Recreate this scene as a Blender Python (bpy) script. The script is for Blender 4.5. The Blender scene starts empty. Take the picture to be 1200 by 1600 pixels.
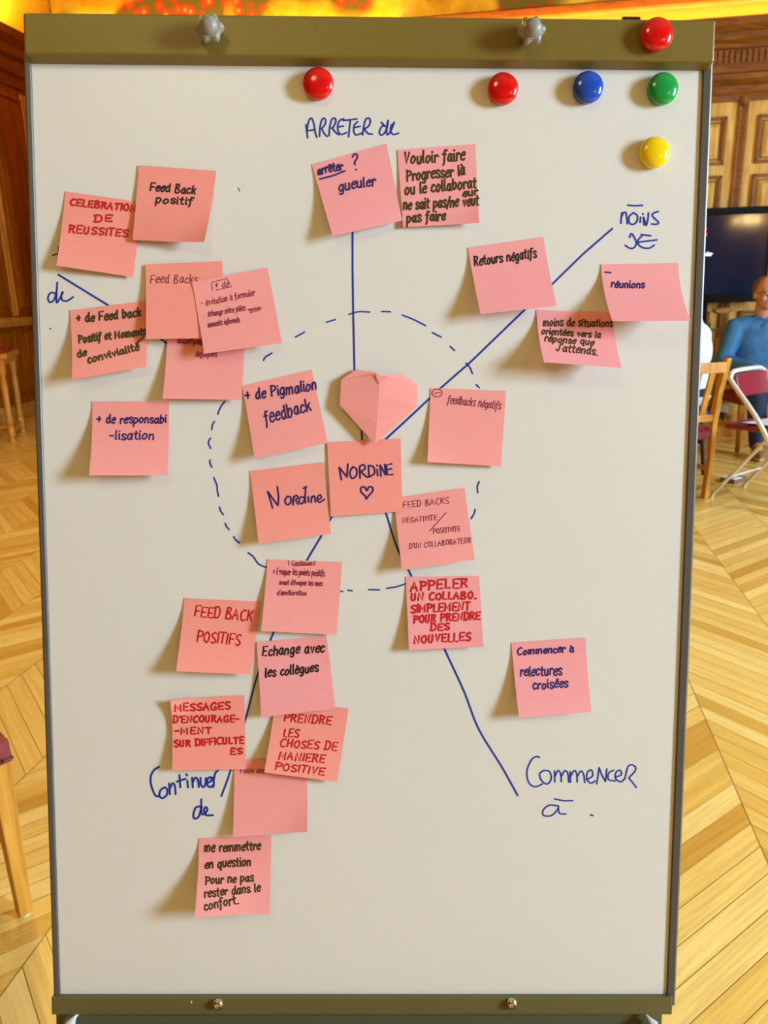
import bpy, bmesh, math, random
import numpy as np
from mathutils import Vector, Matrix
random.seed(7)
SC = bpy.context.scene
COL = SC.collection
PI = math.pi

# ------------------------------------------------------------------ camera
FPX, CAMH = 1200.0, 1.25                      # focal length in pixels of a 1200x1600 frame, eye height
_d = np.array([(700 - 600) / FPX, (5000 - 800) / FPX, 1.0]); _d /= np.linalg.norm(_d)
_up = -_d
_Y = np.array([0, 0, 1.0]) - _up[2] * _up; _Y /= np.linalg.norm(_Y)
_X = np.cross(_Y, _up)
RC = np.array([_X, _Y, _up])                  # camera axes (right, down, forward) to world
CP = np.array([0, 0, CAMH])
cd = bpy.data.cameras.new('camera'); cam = bpy.data.objects.new('camera', cd); COL.objects.link(cam)
cd.sensor_fit = 'HORIZONTAL'; cd.sensor_width = 36.0; cd.lens = 36.0
cd.clip_start = 0.02; cd.clip_end = 60
M = Matrix.Identity(4)
for r in range(3):
    M[r][0] = RC[r, 0]; M[r][1] = -RC[r, 1]; M[r][2] = -RC[r, 2]; M[r][3] = CP[r]
cam.matrix_world = M
cd.dof.use_dof = True; cd.dof.focus_distance = 0.79; cd.dof.aperture_fstop = 18
SC.camera = cam

# ------------------------------------------------------------------ light and exposure
SC.view_settings.view_transform = 'Standard'; SC.view_settings.look = 'None'
SC.view_settings.gamma = 1.0; SC.view_settings.use_curve_mapping = False
SC.view_settings.exposure = 0.35
W = bpy.data.worlds.new('world'); SC.world = W; W.use_nodes = True
W.node_tree.nodes['Background'].inputs[0].default_value = (0.75, 0.85, 1.0, 1)
W.node_tree.nodes['Background'].inputs[1].default_value = 0.6
P_WINDOW, P_CHANDELIER, P_CHANDELIER_FAR, P_COVE, P_ALCOVE = 500, 36, 10, 62, 80
P_ADDED_CHANDELIER, P_WINDOW_SIDE = 150, 300
C_WINDOW, C_WARM, C_COVE = (0.73, 1.0, 1.22), (1.0, 0.88, 0.44), (1.0, 0.66, 0.10)

def area(name, loc, direction, sx, sy, power, color, up=(0, 0, 1)):
    l = bpy.data.lights.new(name, 'AREA'); l.shape = 'RECTANGLE'; l.size = sx; l.size_y = sy
    l.energy = power; l.color = color
    o = bpy.data.objects.new(name, l); COL.objects.link(o); o.location = loc
    o.rotation_euler = Vector(direction).to_track_quat('-Z', 'Y').to_euler()
    return o
def lamp(name, loc, power, color, radius):
    l = bpy.data.lights.new(name, 'POINT'); l.energy = power; l.color = color; l.shadow_soft_size = radius
    o = bpy.data.objects.new(name, l); COL.objects.link(o); o.location = loc
    return o

# ------------------------------------------------------------------ geometry of the place
YAW = math.radians(10)
EU = np.array([math.cos(YAW), -math.sin(YAW), 0])      # along the far wall, to the right
EN = np.array([math.sin(YAW), math.cos(YAW), 0])       # away from the camera
def ray(px, py): return RC @ np.array([(px - 600) / FPX, (py - 800) / FPX, 1.0])
def at_z(px, py, z=0.0):
    r = ray(px, py); return CP + r * (z - CAMH) / r[2]
def at_plane(px, py, p, n):
    r = ray(px, py); return CP + r * ((p - CP) @ n) / (r @ n)
PA = at_z(1130, 681)                                   # foot of the far wall
def room(u, n, z): return PA + EU * u + EN * n + np.array([0, 0, z])   # u right, n away, from the far wall
def to_room(p): q = np.array(p) - PA; return q @ EU, q @ EN, p[2]
def wall_px(px, py, n=0.0):
    return to_room(at_plane(px, py, PA + EN * n, EN))
# board plane
B0 = np.array([-0.3438, 0.8514, 1.4760])
BA = np.array([0.9995, 0.0005, -0.0299]); BA /= np.linalg.norm(BA)
BB = np.array([-0.033, -0.193, -0.981]); BB -= (BB @ BA) * BA; BB /= np.linalg.norm(BB)
BN = np.cross(BB, BA); BN /= np.linalg.norm(BN)
if BN[1] > 0: BN = -BN                                 # out of the board, to the camera
BW, BH = 0.68, 0.9762
def bpt(u, v, w=0.0): return B0 + BA * u + BB * v + BN * w
def px_uv(px, py, w=0.0):
    p = at_plane(px, py, B0 + BN * w, BN); q = p - B0
    return q @ BA, q @ BB

# calibrate B0 plane from the photograph's frame corners
def _calib():
    global B0, BA, BB, BN, BH
    pts = [(38, 97), (1113, 108), (1050, 1558), (80, 1558)]
    src = [(0, 0), (1, 0), (1, 1), (0, 1)]
    A = []
    for (x, y), (px, py) in zip(src, pts):
        u, v = (px - 600) / FPX, (py - 800) / FPX
        A.append([x, y, 1, 0, 0, 0, -u * x, -u * y, -u]); A.append([0, 0, 0, x, y, 1, -v * x, -v * y, -v])
    H = np.linalg.svd(np.array(A, float))[2][-1].reshape(3, 3)
    a, b, c = H.T
    s = BW / np.linalg.norm(a)
    if c[2] < 0: s = -s
    a, b, c = a * s, b * s, c * s
    B0 = CP + RC @ c; BA = RC @ a; BA /= np.linalg.norm(BA)
    BB = RC @ b; BH = np.linalg.norm(BB); BB -= (BB @ BA) * BA; BB /= np.linalg.norm(BB)
    BN = np.cross(BB, BA); BN /= np.linalg.norm(BN)
    if BN[1] > 0: BN = -BN
_calib()

# ------------------------------------------------------------------ materials
def lin(c): return tuple(((x / 255) / 12.92 if x / 255 <= 0.04045 else ((x / 255 + 0.055) / 1.055) ** 2.4) for x in c)
class NT:
    def __init__(s, name):
        s.m = bpy.data.materials.new(name); s.m.use_nodes = True
        s.t = s.m.node_tree; s.t.nodes.clear()
        s.out = s.n('ShaderNodeOutputMaterial'); s.bs = s.n('ShaderNodeBsdfPrincipled')
        s.l(s.bs.outputs[0], s.out.inputs[0])
    def n(s, k, **kw):
        nd = s.t.nodes.new(k)
        for a, b in kw.items(): setattr(nd, a, b)
        return nd
    def l(s, a, b): s.t.links.new(a, b)
    def math(s, op, a, b=None, c=None):
        nd = s.n('ShaderNodeMath', operation=op)
        for i, x in enumerate((a, b, c)):
            if x is None: continue
            if hasattr(x, 'links') or hasattr(x, 'is_linked'): s.l(x, nd.inputs[i])
            else: nd.inputs[i].default_value = x
        return nd.outputs[0]
    def ramp(s, fac, stops):
        r = s.n('ShaderNodeValToRGB'); s.l(fac, r.inputs[0]); e = r.color_ramp.elements
        while len(e) < len(stops): e.new(0.5)
        for el, (p, c) in zip(e, stops): el.position = p; el.color = (*c, 1)
        return r.outputs[0]
    def noise(s, vec, scale, detail=4, rough=0.5, dist=0.0):
        nd = s.n('ShaderNodeTexNoise'); nd.inputs['Scale'].default_value = scale
        nd.inputs['Detail'].default_value = detail; nd.inputs['Roughness'].default_value = rough
        nd.inputs['Distortion'].default_value = dist
        s.l(vec, nd.inputs['Vector']); return nd.outputs['Fac']
    def coord(s, scale=(1, 1, 1), rot=(0, 0, 0), kind='Object'):
        tc = s.n('ShaderNodeTexCoord'); mp = s.n('ShaderNodeMapping')
        mp.inputs['Scale'].default_value = scale; mp.inputs['Rotation'].default_value = rot
        s.l(tc.outputs[kind], mp.inputs[0]); return mp.outputs[0]
    def mix(s, fac, a, b, mode='MIX'):
        nd = s.n('ShaderNodeMix', data_type='RGBA', blend_type=mode)
        for i, x in ((0, fac), (6, a), (7, b)):
            if hasattr(x, 'is_linked'): s.l(x, nd.inputs[i])
            elif isinstance(x, tuple): nd.inputs[i].default_value = (*x, 1)
            else: nd.inputs[i].default_value = x
        return nd.outputs[2]
    def set(s, base=None, rough=None, metal=None, spec=None, bump=None, bumpd=0.002, coat=None):
        b = s.bs.inputs
        for k, v in (('Base Color', base), ('Roughness', rough), ('Metallic', metal), ('Specular IOR Level', spec), ('Coat Weight', coat)):
            if v is None: continue
            if hasattr(v, 'is_linked'): s.l(v, b[k])
            elif isinstance(v, tuple): b[k].default_value = (*v, 1)
            else: b[k].default_value = v
        if bump is not None:
            bn = s.n('ShaderNodeBump'); bn.inputs['Strength'].default_value = 0.5; bn.inputs['Distance'].default_value = bumpd
            s.l(bump, bn.inputs['Height']); s.l(bn.outputs[0], b['Normal'])
        return s.m

def plain(name, c, rough=0.5, metal=0.0, var=0.06, scale=40, spec=0.5, coat=None):
    """a plain colour with faint procedural variation"""
    t = NT(name); c = lin(c)
    f = t.noise(t.coord(), scale, 3)
    col = t.ramp(f, [(0.3, tuple(x * (1 - var) for x in c)), (0.7, tuple(min(1, x * (1 + var)) for x in c))])
    return t.set(col, rough, metal, spec, coat=coat)
def wood(name, dark, light, rough=0.4, axis=2, scale=1.0):
    t = NT(name)
    sc = [14 * scale] * 3; sc[axis] = 1.2 * scale
    f = t.noise(t.coord(tuple(sc)), 2.2, 6, 0.6, 0.8)
    col = t.ramp(f, [(0.3, lin(dark)), (0.72, lin(light))])
    f2 = t.noise(t.coord(tuple(4 * x for x in sc)), 3, 2)
    return t.set(col, rough, 0, 0.4, bump=f2, bumpd=0.0006)

def paper_mat(name, c):
    t = NT(name); c = lin(c)
    f = t.noise(t.coord(), 320, 3)
    col = t.ramp(f, [(0.3, tuple(x * .97 for x in c)), (0.7, tuple(min(1, x * 1.02) for x in c))])
    t.set(col, 0.65, 0, 0.25)
    tr = t.n('ShaderNodeBsdfTranslucent'); t.l(col, tr.inputs[0])
    mx = t.n('ShaderNodeMixShader'); mx.inputs[0].default_value = 0.12
    t.l(t.bs.outputs[0], mx.inputs[1]); t.l(tr.outputs[0], mx.inputs[2]); t.l(mx.outputs[0], t.out.inputs[0])
    return t.m
def emit_mat(name, c, strength):
    t = NT(name); t.set((0.02, 0.02, 0.02), 0.3)
    t.bs.inputs['Emission Color'].default_value = (*c, 1); t.bs.inputs['Emission Strength'].default_value = strength
    return t.m

def floor_mat():
    """oak parquet laid as 45 degree chevrons in strips running away from the camera"""
    t = NT('oak_chevron_parquet')
    tc = t.n('ShaderNodeTexCoord'); sp = t.n('ShaderNodeSeparateXYZ'); t.l(tc.outputs['Object'], sp.inputs[0])
    x, y = sp.outputs[0], sp.outputs[1]
    u = t.math('SUBTRACT', t.math('MULTIPLY', x, EU[0]), t.math('MULTIPLY', y, -EU[1]))
    v = t.math('ADD', t.math('MULTIPLY', x, EN[0]), t.math('MULTIPLY', y, EN[1]))
    SW, PW = 0.3766, 0.056
    us = t.math('DIVIDE', t.math('SUBTRACT', u, 0.580), SW)
    strip = t.math('FLOOR', us); fr = t.math('SUBTRACT', us, strip)
    par = t.math('SUBTRACT', t.math('MULTIPLY', t.math('PINGPONG', strip, 1.0), -2.0), -1.0)   # -1 / +1
    sl = t.math('MULTIPLY', t.math('MULTIPLY', t.math('SUBTRACT', fr, 0.5), SW), par)
    q = t.math('ADD', v, sl)                             # constant along a plank
    pl = t.math('DIVIDE', t.math('MULTIPLY', q, 0.7071), PW)
    pid = t.math('FLOOR', pl); pf = t.math('SUBTRACT', pl, pid)
    along = t.math('MULTIPLY', t.math('SUBTRACT', t.math('MULTIPLY', u, par), v), 0.7071)
    along = t.math('MULTIPLY', along, 1.0)
    cv = t.n('ShaderNodeCombineXYZ'); t.l(pid, cv.inputs[0]); t.l(strip, cv.inputs[1])
    wn = t.n('ShaderNodeTexWhiteNoise', noise_dimensions='2D'); t.l(cv.outputs[0], wn.inputs[0])
    tone = t.ramp(wn.outputs[0], [(0.0, lin((208, 160, 66))), (0.22, lin((234, 194, 96))), (0.6, lin((242, 206, 112))), (1.0, lin((252, 226, 142)))])
    gv = t.n('ShaderNodeCombineXYZ')
    t.l(t.math('MULTIPLY', along, 2.2), gv.inputs[0]); t.l(t.math('MULTIPLY', q, 46), gv.inputs[1])
    t.l(t.math('MULTIPLY', wn.outputs[0], 30), gv.inputs[2])
    g = t.noise(gv.outputs[0], 1.6, 6, 0.65, 0.6)
    gm = t.ramp(g, [(0.28, (0.76, 0.68, 0.54)), (0.62, (1.0, 1.0, 1.0))])
    col = t.mix(1.0, tone, gm, 'MULTIPLY')
    fv = t.n('ShaderNodeCombineXYZ')                     # short medullary flecks
    t.l(t.math('MULTIPLY', along, 26), fv.inputs[0]); t.l(t.math('MULTIPLY', q, 70), fv.inputs[1])
    fl = t.noise(fv.outputs[0], 1.5, 3, 0.5, 1.5)
    flm = t.ramp(fl, [(0.70, (1, 1, 1)), (0.78, (0.72, 0.6, 0.42))])
    col = t.mix(0.7, col, flm, 'MULTIPLY')
    e1 = t.math('LESS_THAN', t.math('PINGPONG', pl, 0.5), 0.020)
    e2 = t.math('LESS_THAN', t.math('PINGPONG', us, 0.5), 0.0042)
    e = t.math('MAXIMUM', t.math('MULTIPLY', e1, t.math('GREATER_THAN', wn.outputs[0], 0.25)), e2)
    col = t.mix(t.math('MULTIPLY', e, 0.75), col, lin((92, 52, 12)))
    rg = t.ramp(g, [(0.3, (0.34,) * 3), (0.7, (0.24,) * 3)])
    return t.set(col, rg, 0, 0.5, bump=t.math('MULTIPLY', e, -1.0), bumpd=0.001)

def fresco_mat():
    """gilded painted frieze: garlands of orange and red blooms with leaves on gold"""
    t = NT('gilded_fresco')
    co = t.coord((1, 1, 1))
    n1 = t.noise(co, 2.6, 5, 0.6, 0.4)
    gold = t.ramp(n1, [(0.30, lin((205, 120, 10))), (0.5, lin((245, 180, 30))), (0.62, lin((255, 205, 70))), (0.75, lin((170, 110, 30)))])
    vo = t.n('ShaderNodeTexVoronoi'); vo.inputs['Scale'].default_value = 11; t.l(co, vo.inputs['Vector'])
    bl = t.ramp(vo.outputs['Distance'], [(0.0, lin((255, 214, 90))), (0.18, lin((232, 92, 20))), (0.42, lin((196, 60, 24))), (0.6, lin((120, 96, 26)))])
    m1 = t.noise(co, 1.15, 2, 0.4)
    mask = t.ramp(m1, [(0.53, (0, 0, 0)), (0.57, (1, 1, 1))])
    return t.set(t.mix(mask, gold, bl), 0.5, 0, 0.3)

MT = {}
MT['floor'] = floor_mat()
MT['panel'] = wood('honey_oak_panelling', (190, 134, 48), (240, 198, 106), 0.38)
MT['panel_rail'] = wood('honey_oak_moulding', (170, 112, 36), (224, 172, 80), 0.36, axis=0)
MT['panel_mould'] = wood('recess_shade_oak_moulding', (112, 64, 14), (160, 100, 34), 0.4, axis=0)  # oak darkened so the shade in the panel recesses sits in the colour
MT['cornice'] = wood('dark_oak_cornice', (98, 52, 10), (156, 94, 26), 0.4, axis=0)
MT['panel_left'] = wood('shade_toned_oak_panelling', (124, 66, 6), (190, 110, 16), 0.36)  # same oak, with the dimmer light on the left put into its colour
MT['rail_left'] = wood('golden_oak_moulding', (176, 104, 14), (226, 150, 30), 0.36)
MT['wall_plaster'] = plain('ochre_plaster', (216, 178, 104), 0.8)
MT['yellow_band'] = plain('yellow_painted_cove', (196, 88, 10), 0.7, var=0.03)
MT['yellow_wall'] = plain('yellow_painted_wall', (246, 196, 70), 0.7, var=0.03)
MT['fresco'] = fresco_mat()
MT['ceiling'] = plain('ochre_plaster_ceiling', (150, 126, 74), 0.85)
MT['rail_brown'] = wood('red_brown_rail', (112, 52, 16), (150, 78, 26), 0.4, axis=0)
MT['white_board'] = plain('enamelled_white_steel', (222, 220, 212), 0.30, var=0.008, scale=6)
MT['frame_grey'] = plain('grey_anodised_profile', (92, 86, 78), 0.45, 0.2, var=0.03)
MT['bar_olive'] = plain('olive_grey_lacquer', (120, 102, 40), 0.42, 0.1, var=0.04, scale=300)
MT['rail_olive'] = plain('green_olive_lacquer', (102, 94, 54), 0.45, 0.1, var=0.04, scale=300)
MT['tray_olive'] = plain('dark_olive_lacquer', (92, 92, 62), 0.5, 0.1, var=0.05, scale=200)
MT['knob_grey'] = plain('grey_knob_plastic', (140, 134, 122), 0.4, var=0.04)
MT['steel'] = plain('bright_steel', (205, 200, 190), 0.2, 1.0, var=0.03)
MT['pin_grey'] = plain('pale_grey_plastic', (196, 202, 202), 0.35)
MT['ink_blue'] = plain('blue_marker_ink', (16, 52, 160), 0.45, var=0.15, scale=90)
MT['pen_navy'] = plain('navy_pen_ink', (38, 22, 98), 0.5, var=0.1)
MT['pen_black'] = plain('black_pen_ink', (34, 20, 26), 0.5, var=0.1)
MT['pen_olive'] = plain('olive_black_pen_ink', (62, 50, 16), 0.5, var=0.1)
MT['pen_red'] = plain('red_felt_pen_ink', (196, 14, 24), 0.5, var=0.1)
MT['pen_plum'] = plain('thin_plum_pen_ink', (132, 34, 70), 0.5, var=0.1)
MT['paper_a'] = paper_mat('salmon_pink_paper', (255, 168, 162))
MT['paper_b'] = paper_mat('coral_pink_paper', (255, 162, 148))
MT['paper_c'] = paper_mat('rose_pink_paper', (255, 170, 172))
for k, c in dict(red=(212, 8, 16), blue=(14, 72, 176), green=(6, 150, 66), yellow=(240, 205, 18)).items():
    MT['mag_' + k] = plain('glossy_%s_plastic' % k, c, 0.16, var=0.02, coat=0.4)
MT['chair_wood'] = wood('chair_beech', (168, 106, 24), (214, 154, 58), 0.38)
MT['leather'] = plain('burgundy_leather', (128, 34, 44), 0.36, var=0.12)
MT['vinyl'] = plain('burgundy_vinyl', (132, 30, 46), 0.28, var=0.08)
MT['brass'] = plain('brown_brass_nail', (110, 70, 50), 0.3, 0.8)
MT['chrome'] = plain('steel_tube_with_gleam', (228, 228, 224), 0.25, 0.25)  # window reflection on the tubes is put into this pale base colour
MT['rubber'] = plain('pale_rubber', (214, 206, 190), 0.6)
MT['tv_black'] = plain('black_tv_plastic', (8, 7, 7), 0.6, spec=0.15)
MT['skin'] = plain('skin', (206, 142, 108), 0.5, var=0.06)
MT['hair'] = plain('grey_brown_hair', (110, 88, 62), 0.7, var=0.25, scale=160)
MT['hair_dark'] = plain('dark_hair', (48, 34, 26), 0.7, var=0.25, scale=160)
MT['denim'] = plain('blue_denim_shirt', (50, 110, 164), 0.7, var=0.2, scale=14)
MT['jeans'] = plain('dark_navy_trousers', (34, 54, 84), 0.8, var=0.15, scale=20)
MT['white_cloth'] = plain('pale_blue_white_shirt', (216, 230, 242), 0.8, var=0.05, scale=14)
MT['black_cloth'] = plain('black_trousers', (30, 28, 32), 0.8)
MT['suede'] = plain('tan_suede_shoe', (140, 108, 66), 0.75, var=0.15)
MT['sole'] = plain('beige_rubber_sole', (196, 170, 112), 0.6)
MT['black'] = plain('black_plastic', (16, 16, 18), 0.4)
MT['white_plastic'] = plain('white_plastic', (226, 224, 216), 0.4)
MT['sheet'] = plain('white_printed_sheet', (222, 226, 236), 0.6)
MT['red_cloth'] = plain('red_folder_card', (150, 34, 24), 0.5)
MT['brown_card'] = plain('brown_card', (120, 96, 84), 0.6)

# ------------------------------------------------------------------ mesh helpers
def V(p): return Vector((float(p[0]), float(p[1]), float(p[2])))
def add_box(bm, x0, x1, y0, y1, z0, z1, f=None):
    """box in local axes, mapped by f"""
    g = f or (lambda a, b, c: (a, b, c))
    vs = [bm.verts.new(V(g(x, y, z))) for z in (z0, z1) for y in (y0, y1) for x in (x0, x1)]
    for q in ((0, 2, 3, 1), (4, 5, 7, 6), (0, 1, 5, 4), (2, 6, 7, 3), (0, 4, 6, 2), (1, 3, 7, 5)):
        bm.faces.new([vs[i] for i in q])
    return vs
def frame_of(d):
    d = Vector(d).normalized(); a = Vector((0, 0, 1)) if abs(d.z) < 0.9 else Vector((1, 0, 0))
    x = d.cross(a).normalized(); return x, d.cross(x).normalized()
def add_tube(bm, pts, r, seg=10, cap=True, radii=None, flat=1.0):
    pts = [V(p) for p in pts]; rings = []
    x = None
    for i, p in enumerate(pts):
        d = (pts[min(i + 1, len(pts) - 1)] - pts[max(i - 1, 0)]).normalized()
        if x is None: x, y = frame_of(d)
        else:
            x = (x - d * x.dot(d)).normalized(); y = d.cross(x).normalized()
        rr = radii[i] if radii else r
        rings.append([bm.verts.new(p + (x * math.cos(a) + y * math.sin(a) * flat) * rr) for a in [2 * PI * k / seg for k in range(seg)]])
    for a, b in zip(rings, rings[1:]):
        for k in range(seg): bm.faces.new((a[k], a[(k + 1) % seg], b[(k + 1) % seg], b[k]))
    if cap: bm.faces.new(rings[0][::-1]); bm.faces.new(rings[-1])
def add_lathe(bm, prof, seg=32, f=None):
    """prof: (radius, height) pairs round the local z axis, mapped by f"""
    g = f or (lambda a, b, c: (a, b, c)); rings = []
    for r, h in prof:
        if r < 1e-6: rings.append([bm.verts.new(V(g(0, 0, h)))])
        else: rings.append([bm.verts.new(V(g(r * math.cos(2 * PI * k / seg), r * math.sin(2 * PI * k / seg), h))) for k in range(seg)])
    for a, b in zip(rings, rings[1:]):
        for k in range(seg):
            k2 = (k + 1) % seg
            if len(a) == 1 and len(b) > 1: bm.faces.new((a[0], b[k2], b[k]))
            elif len(b) == 1 and len(a) > 1: bm.faces.new((a[k], a[k2], b[0]))
            elif len(a) > 1: bm.faces.new((a[k], a[k2], b[k2], b[k]))
    if len(rings[0]) > 1: bm.faces.new(rings[0][::-1])
    if len(rings[-1]) > 1: bm.faces.new(rings[-1])
def add_prism(bm, loop0, loop1):
    a = [bm.verts.new(V(p)) for p in loop0]; b = [bm.verts.new(V(p)) for p in loop1]; n = len(a)
    for k in range(n): bm.faces.new((a[k], a[(k + 1) % n], b[(k + 1) % n], b[k]))
    bm.faces.new(a[::-1]); bm.faces.new(b)
def add_ball(bm, c, r, sub=2):
    r = r if hasattr(r, '__len__') else (r, r, r)
    m = Matrix.Translation(V(c)) @ Matrix.Diagonal((r[0], r[1], r[2], 1))
    bmesh.ops.create_icosphere(bm, subdivisions=sub, radius=1.0, matrix=m)
def nbm(): return bmesh.new()

def world_loc(o):
    return o.location.copy() if o.parent is None else world_loc(o.parent) + o.location
def obj(name, bm, mat, parent=None, world=False, loc=None, smooth=False, bevel=0, seg=2):
    """link a bmesh as one mesh object; world=True means its vertices are in world space"""
    bmesh.ops.recalc_face_normals(bm, faces=bm.faces[:])
    if loc is not None: off = Vector(loc) if not isinstance(loc, np.ndarray) else V(loc)
    elif parent is not None and world: off = world_loc(parent)
    else: off = Vector((0, 0, 0))
    if off.length > 0: bmesh.ops.translate(bm, verts=bm.verts[:], vec=-off)
    me = bpy.data.meshes.new(name); bm.to_mesh(me); bm.free()
    if smooth:
        for p in me.polygons: p.use_smooth = True
        me.set_sharp_from_angle(angle=math.radians(50))
    me.materials.append(mat)
    o = bpy.data.objects.new(name, me); COL.objects.link(o)
    if parent is not None: o.parent = parent
    elif loc is not None: o.location = off
    if bevel:
        b = o.modifiers.new('bevel', 'BEVEL'); b.width = bevel; b.segments = seg; b.limit_method = 'ANGLE'; b.angle_limit = math.radians(40)
    return o
def tag(o, label, cat, group=None):
    o['label'] = label; o['category'] = cat
    if group: o['group'] = group
    return o
def thing(name, label, cat, loc=(0, 0, 0), rotz=0.0, group=None):
    o = bpy.data.objects.new(name, None); COL.objects.link(o); o.empty_display_size = 0.05
    o.location = V(loc); o.rotation_euler = (0, 0, rotz)
    return tag(o, label, cat, group)
def struct(name, bm, mat, parent=None, **k):
    o = obj(name, bm, mat, parent, **k)
    if parent is None: o['kind'] = 'structure'
    return o

# ------------------------------------------------------------------ the room
U_L, U_R, N_FRONT, Z_C = -7.16, 2.9, -10.6, 5.0
RECESS_U, RECESS_N = -5.75, 3.2                        # alcove at the left end of the far wall
rm = room
bm = nbm(); add_box(bm, U_L - .2, U_R + .2, N_FRONT - .2, RECESS_N + .2, -0.08, 0.0, rm); struct('floor', bm, MT['floor'])
bm = nbm(); add_box(bm, U_L - .2, U_R + .2, N_FRONT - .2, RECESS_N + .2, Z_C, Z_C + .08, rm); struct('ceiling', bm, MT['ceiling'])

def panelled(bm, f, s0, s1, z0, z1, bays, rows, bm2=None):
    """raised panels and mouldings on a wall face; f(s, depth, z)"""
    for a, b in bays:
        for za, zb in rows:
            m = 0.022
            for x0, x1, y0, y1 in ((a, b, za, za + m), (a, b, zb - m, zb), (a, a + m, za, zb), (b - m, b, za, zb)):
                add_box(bm2 or bm, x0, x1, -0.024, 0.0, y0, y1, f)
            g_ = 0.010
            if bm2:  # dark lines round the raised field draw the shade of its recess
                for x0, x1, y0, y1 in ((a + .045 - g_, b - .045 + g_, za + .045 - g_, za + .045), (a + .045 - g_, b - .045 + g_, zb - .045, zb - .045 + g_), (a + .045 - g_, a + .045, za + .045, zb - .045), (b - .045, b - .045 + g_, za + .045, zb - .045)):
                    add_box(bm2, x0, x1, -0.006, 0.0, y0, y1, f)
            # raised field with sloping edge
            i, o_ = 0.075, 0.045
            A = [f(a + o_, 0, za + o_), f(b - o_, 0, za + o_), f(b - o_, 0, zb - o_), f(a + o_, 0, zb - o_)]
            B = [f(a + i, -0.018, za + i), f(b - i, -0.018, za + i), f(b - i, -0.018, zb - i), f(a + i, -0.018, zb - i)]
            add_prism(bm, A, B)

# far wall (right of the board): panelling to 2.55 m, cornice, yellow lit band, rail, fresco
Z_TOP = 3.15
fa = lambda s, d, z: room(s, d, z)
bm = nbm(); add_box(bm, RECESS_U, U_R, 0.0, 0.15, 0, Z_C, fa)
pil0 = wall_px(1159, 200)[0]
BAY = 0.60
bays = []; k = -9
while pil0 + k * BAY < U_R - 0.6:
    s = pil0 + k * BAY
    if s > RECESS_U + 0.05: bays.append((s + 0.115, s + BAY - 0.115))
    k += 1
z_a, z_b = wall_px(1165, 181)[2], wall_px(1165, 256)[2]
z_c = wall_px(1165, 273)[2]
rows = [(z_b, z_a), (1.12, z_c), (0.30, 1.04)]
bm2 = nbm()
panelled(bm, fa, RECESS_U, U_R, 0, Z_TOP, bays, rows, bm2)
struct('wall_back', bm, MT['panel'])
struct('trim_14', bm2, MT['panel_mould'])
bm = nbm()
for a, b in bays:                                       # bead pilasters between the panels
    s = a - 0.115
    add_box(bm, s - 0.034, s - 0.012, -0.022, 0, 0.2, 2.60, fa)
    add_box(bm, s + 0.012, s + 0.034, -0.022, 0, 0.2, 2.60, fa)
    add_tube(bm, [fa(s, -0.008, 0.2), fa(s, -0.008, 2.60)], 0.014, 8)
    add_lathe(bm, [(0.0, 2.55), (0.03, 2.57), (0.04, 2.60), (0.04, 2.63)], 10, lambda x, y, z, s=s: fa(s + x, y - 0.02, z))
struct('trim_1', bm, MT['panel_mould'])
def sweep_cornice(name, f, s0, s1, prof, mat):
    bm = nbm(); add_prism(bm, [f(s0, -d, z) for d, z in prof], [f(s1, -d, z) for d, z in prof]); return struct(name, bm, mat, bevel=0)
zpx = lambda y: wall_px(1160, y)[2]
prof = [(-0.01, 2.60), (0.03, 2.60), (0.03, 2.64), (0.05, 2.66), (0.05, 2.70), (0.03, 2.72), (0.06, 2.745), (0.06, 2.78), (0.035, 2.80),
        (0.035, 2.845), (0.02, 2.85), (0.02, 2.955), (0.05, 2.96), (0.05, 2.985), (0.09, 3.01), (0.09, 3.055), (0.07, 3.06), (0.12, 3.10), (0.12, 3.15), (-0.01, 3.15)]
sweep_cornice('trim_2', fa, RECESS_U, U_R, prof, MT['cornice'])
bm = nbm(); s = -2.2                                    # fluted frieze inside the cornice
while s < 1.6:
    add_box(bm, s, s + 0.022, -0.032, -0.018, 2.862, 2.945, fa); s += 0.042
struct('trim_3', bm, MT['cornice'])
bm = nbm(); add_box(bm, RECESS_U, U_R, -0.012, -0.001, Z_TOP, 3.262, fa); struct('trim_4', bm, MT['yellow_band'])
sweep_cornice('trim_5', fa, RECESS_U + 3.0, U_R, [(-0.01, 3.255), (0.02, 3.255), (0.03, 3.275), (0.055, 3.28), (0.055, 3.33), (0.03, 3.345), (-0.01, 3.35)], MT['rail_brown'])
bm = nbm(); add_box(bm, RECESS_U, U_R, -0.008, -0.001, 3.262, 4.9, fa); struct('trim_6', bm, MT['fresco'])
sweep_cornice('baseboard_back', fa, RECESS_U, U_R, [(-0.01, 0), (0.035, 0), (0.035, 0.09), (0.02, 0.11), (0.02, 0.16), (0.01, 0.18), (-0.01, 0.18)], MT['panel_rail'])
# alcove at the far left: return wall, its far wall
bm = nbm(); add_box(bm, RECESS_U - 0.12, RECESS_U, 0.15, RECESS_N, 0, Z_C, fa); struct('wall_return', bm, MT['panel'])
bm = nbm(); add_box(bm, U_L, RECESS_U, RECESS_N, RECESS_N + 0.15, 0, Z_C, fa)
panelled(bm, lambda s, d, z: room(s, RECESS_N + d, z), U_L, RECESS_U, 0, 3, [(U_L + .1, RECESS_U - .2)], [(0.3, 1.0), (1.15, 3.5)])
struct('wall_alcove', bm, MT['panel_left'])
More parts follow.
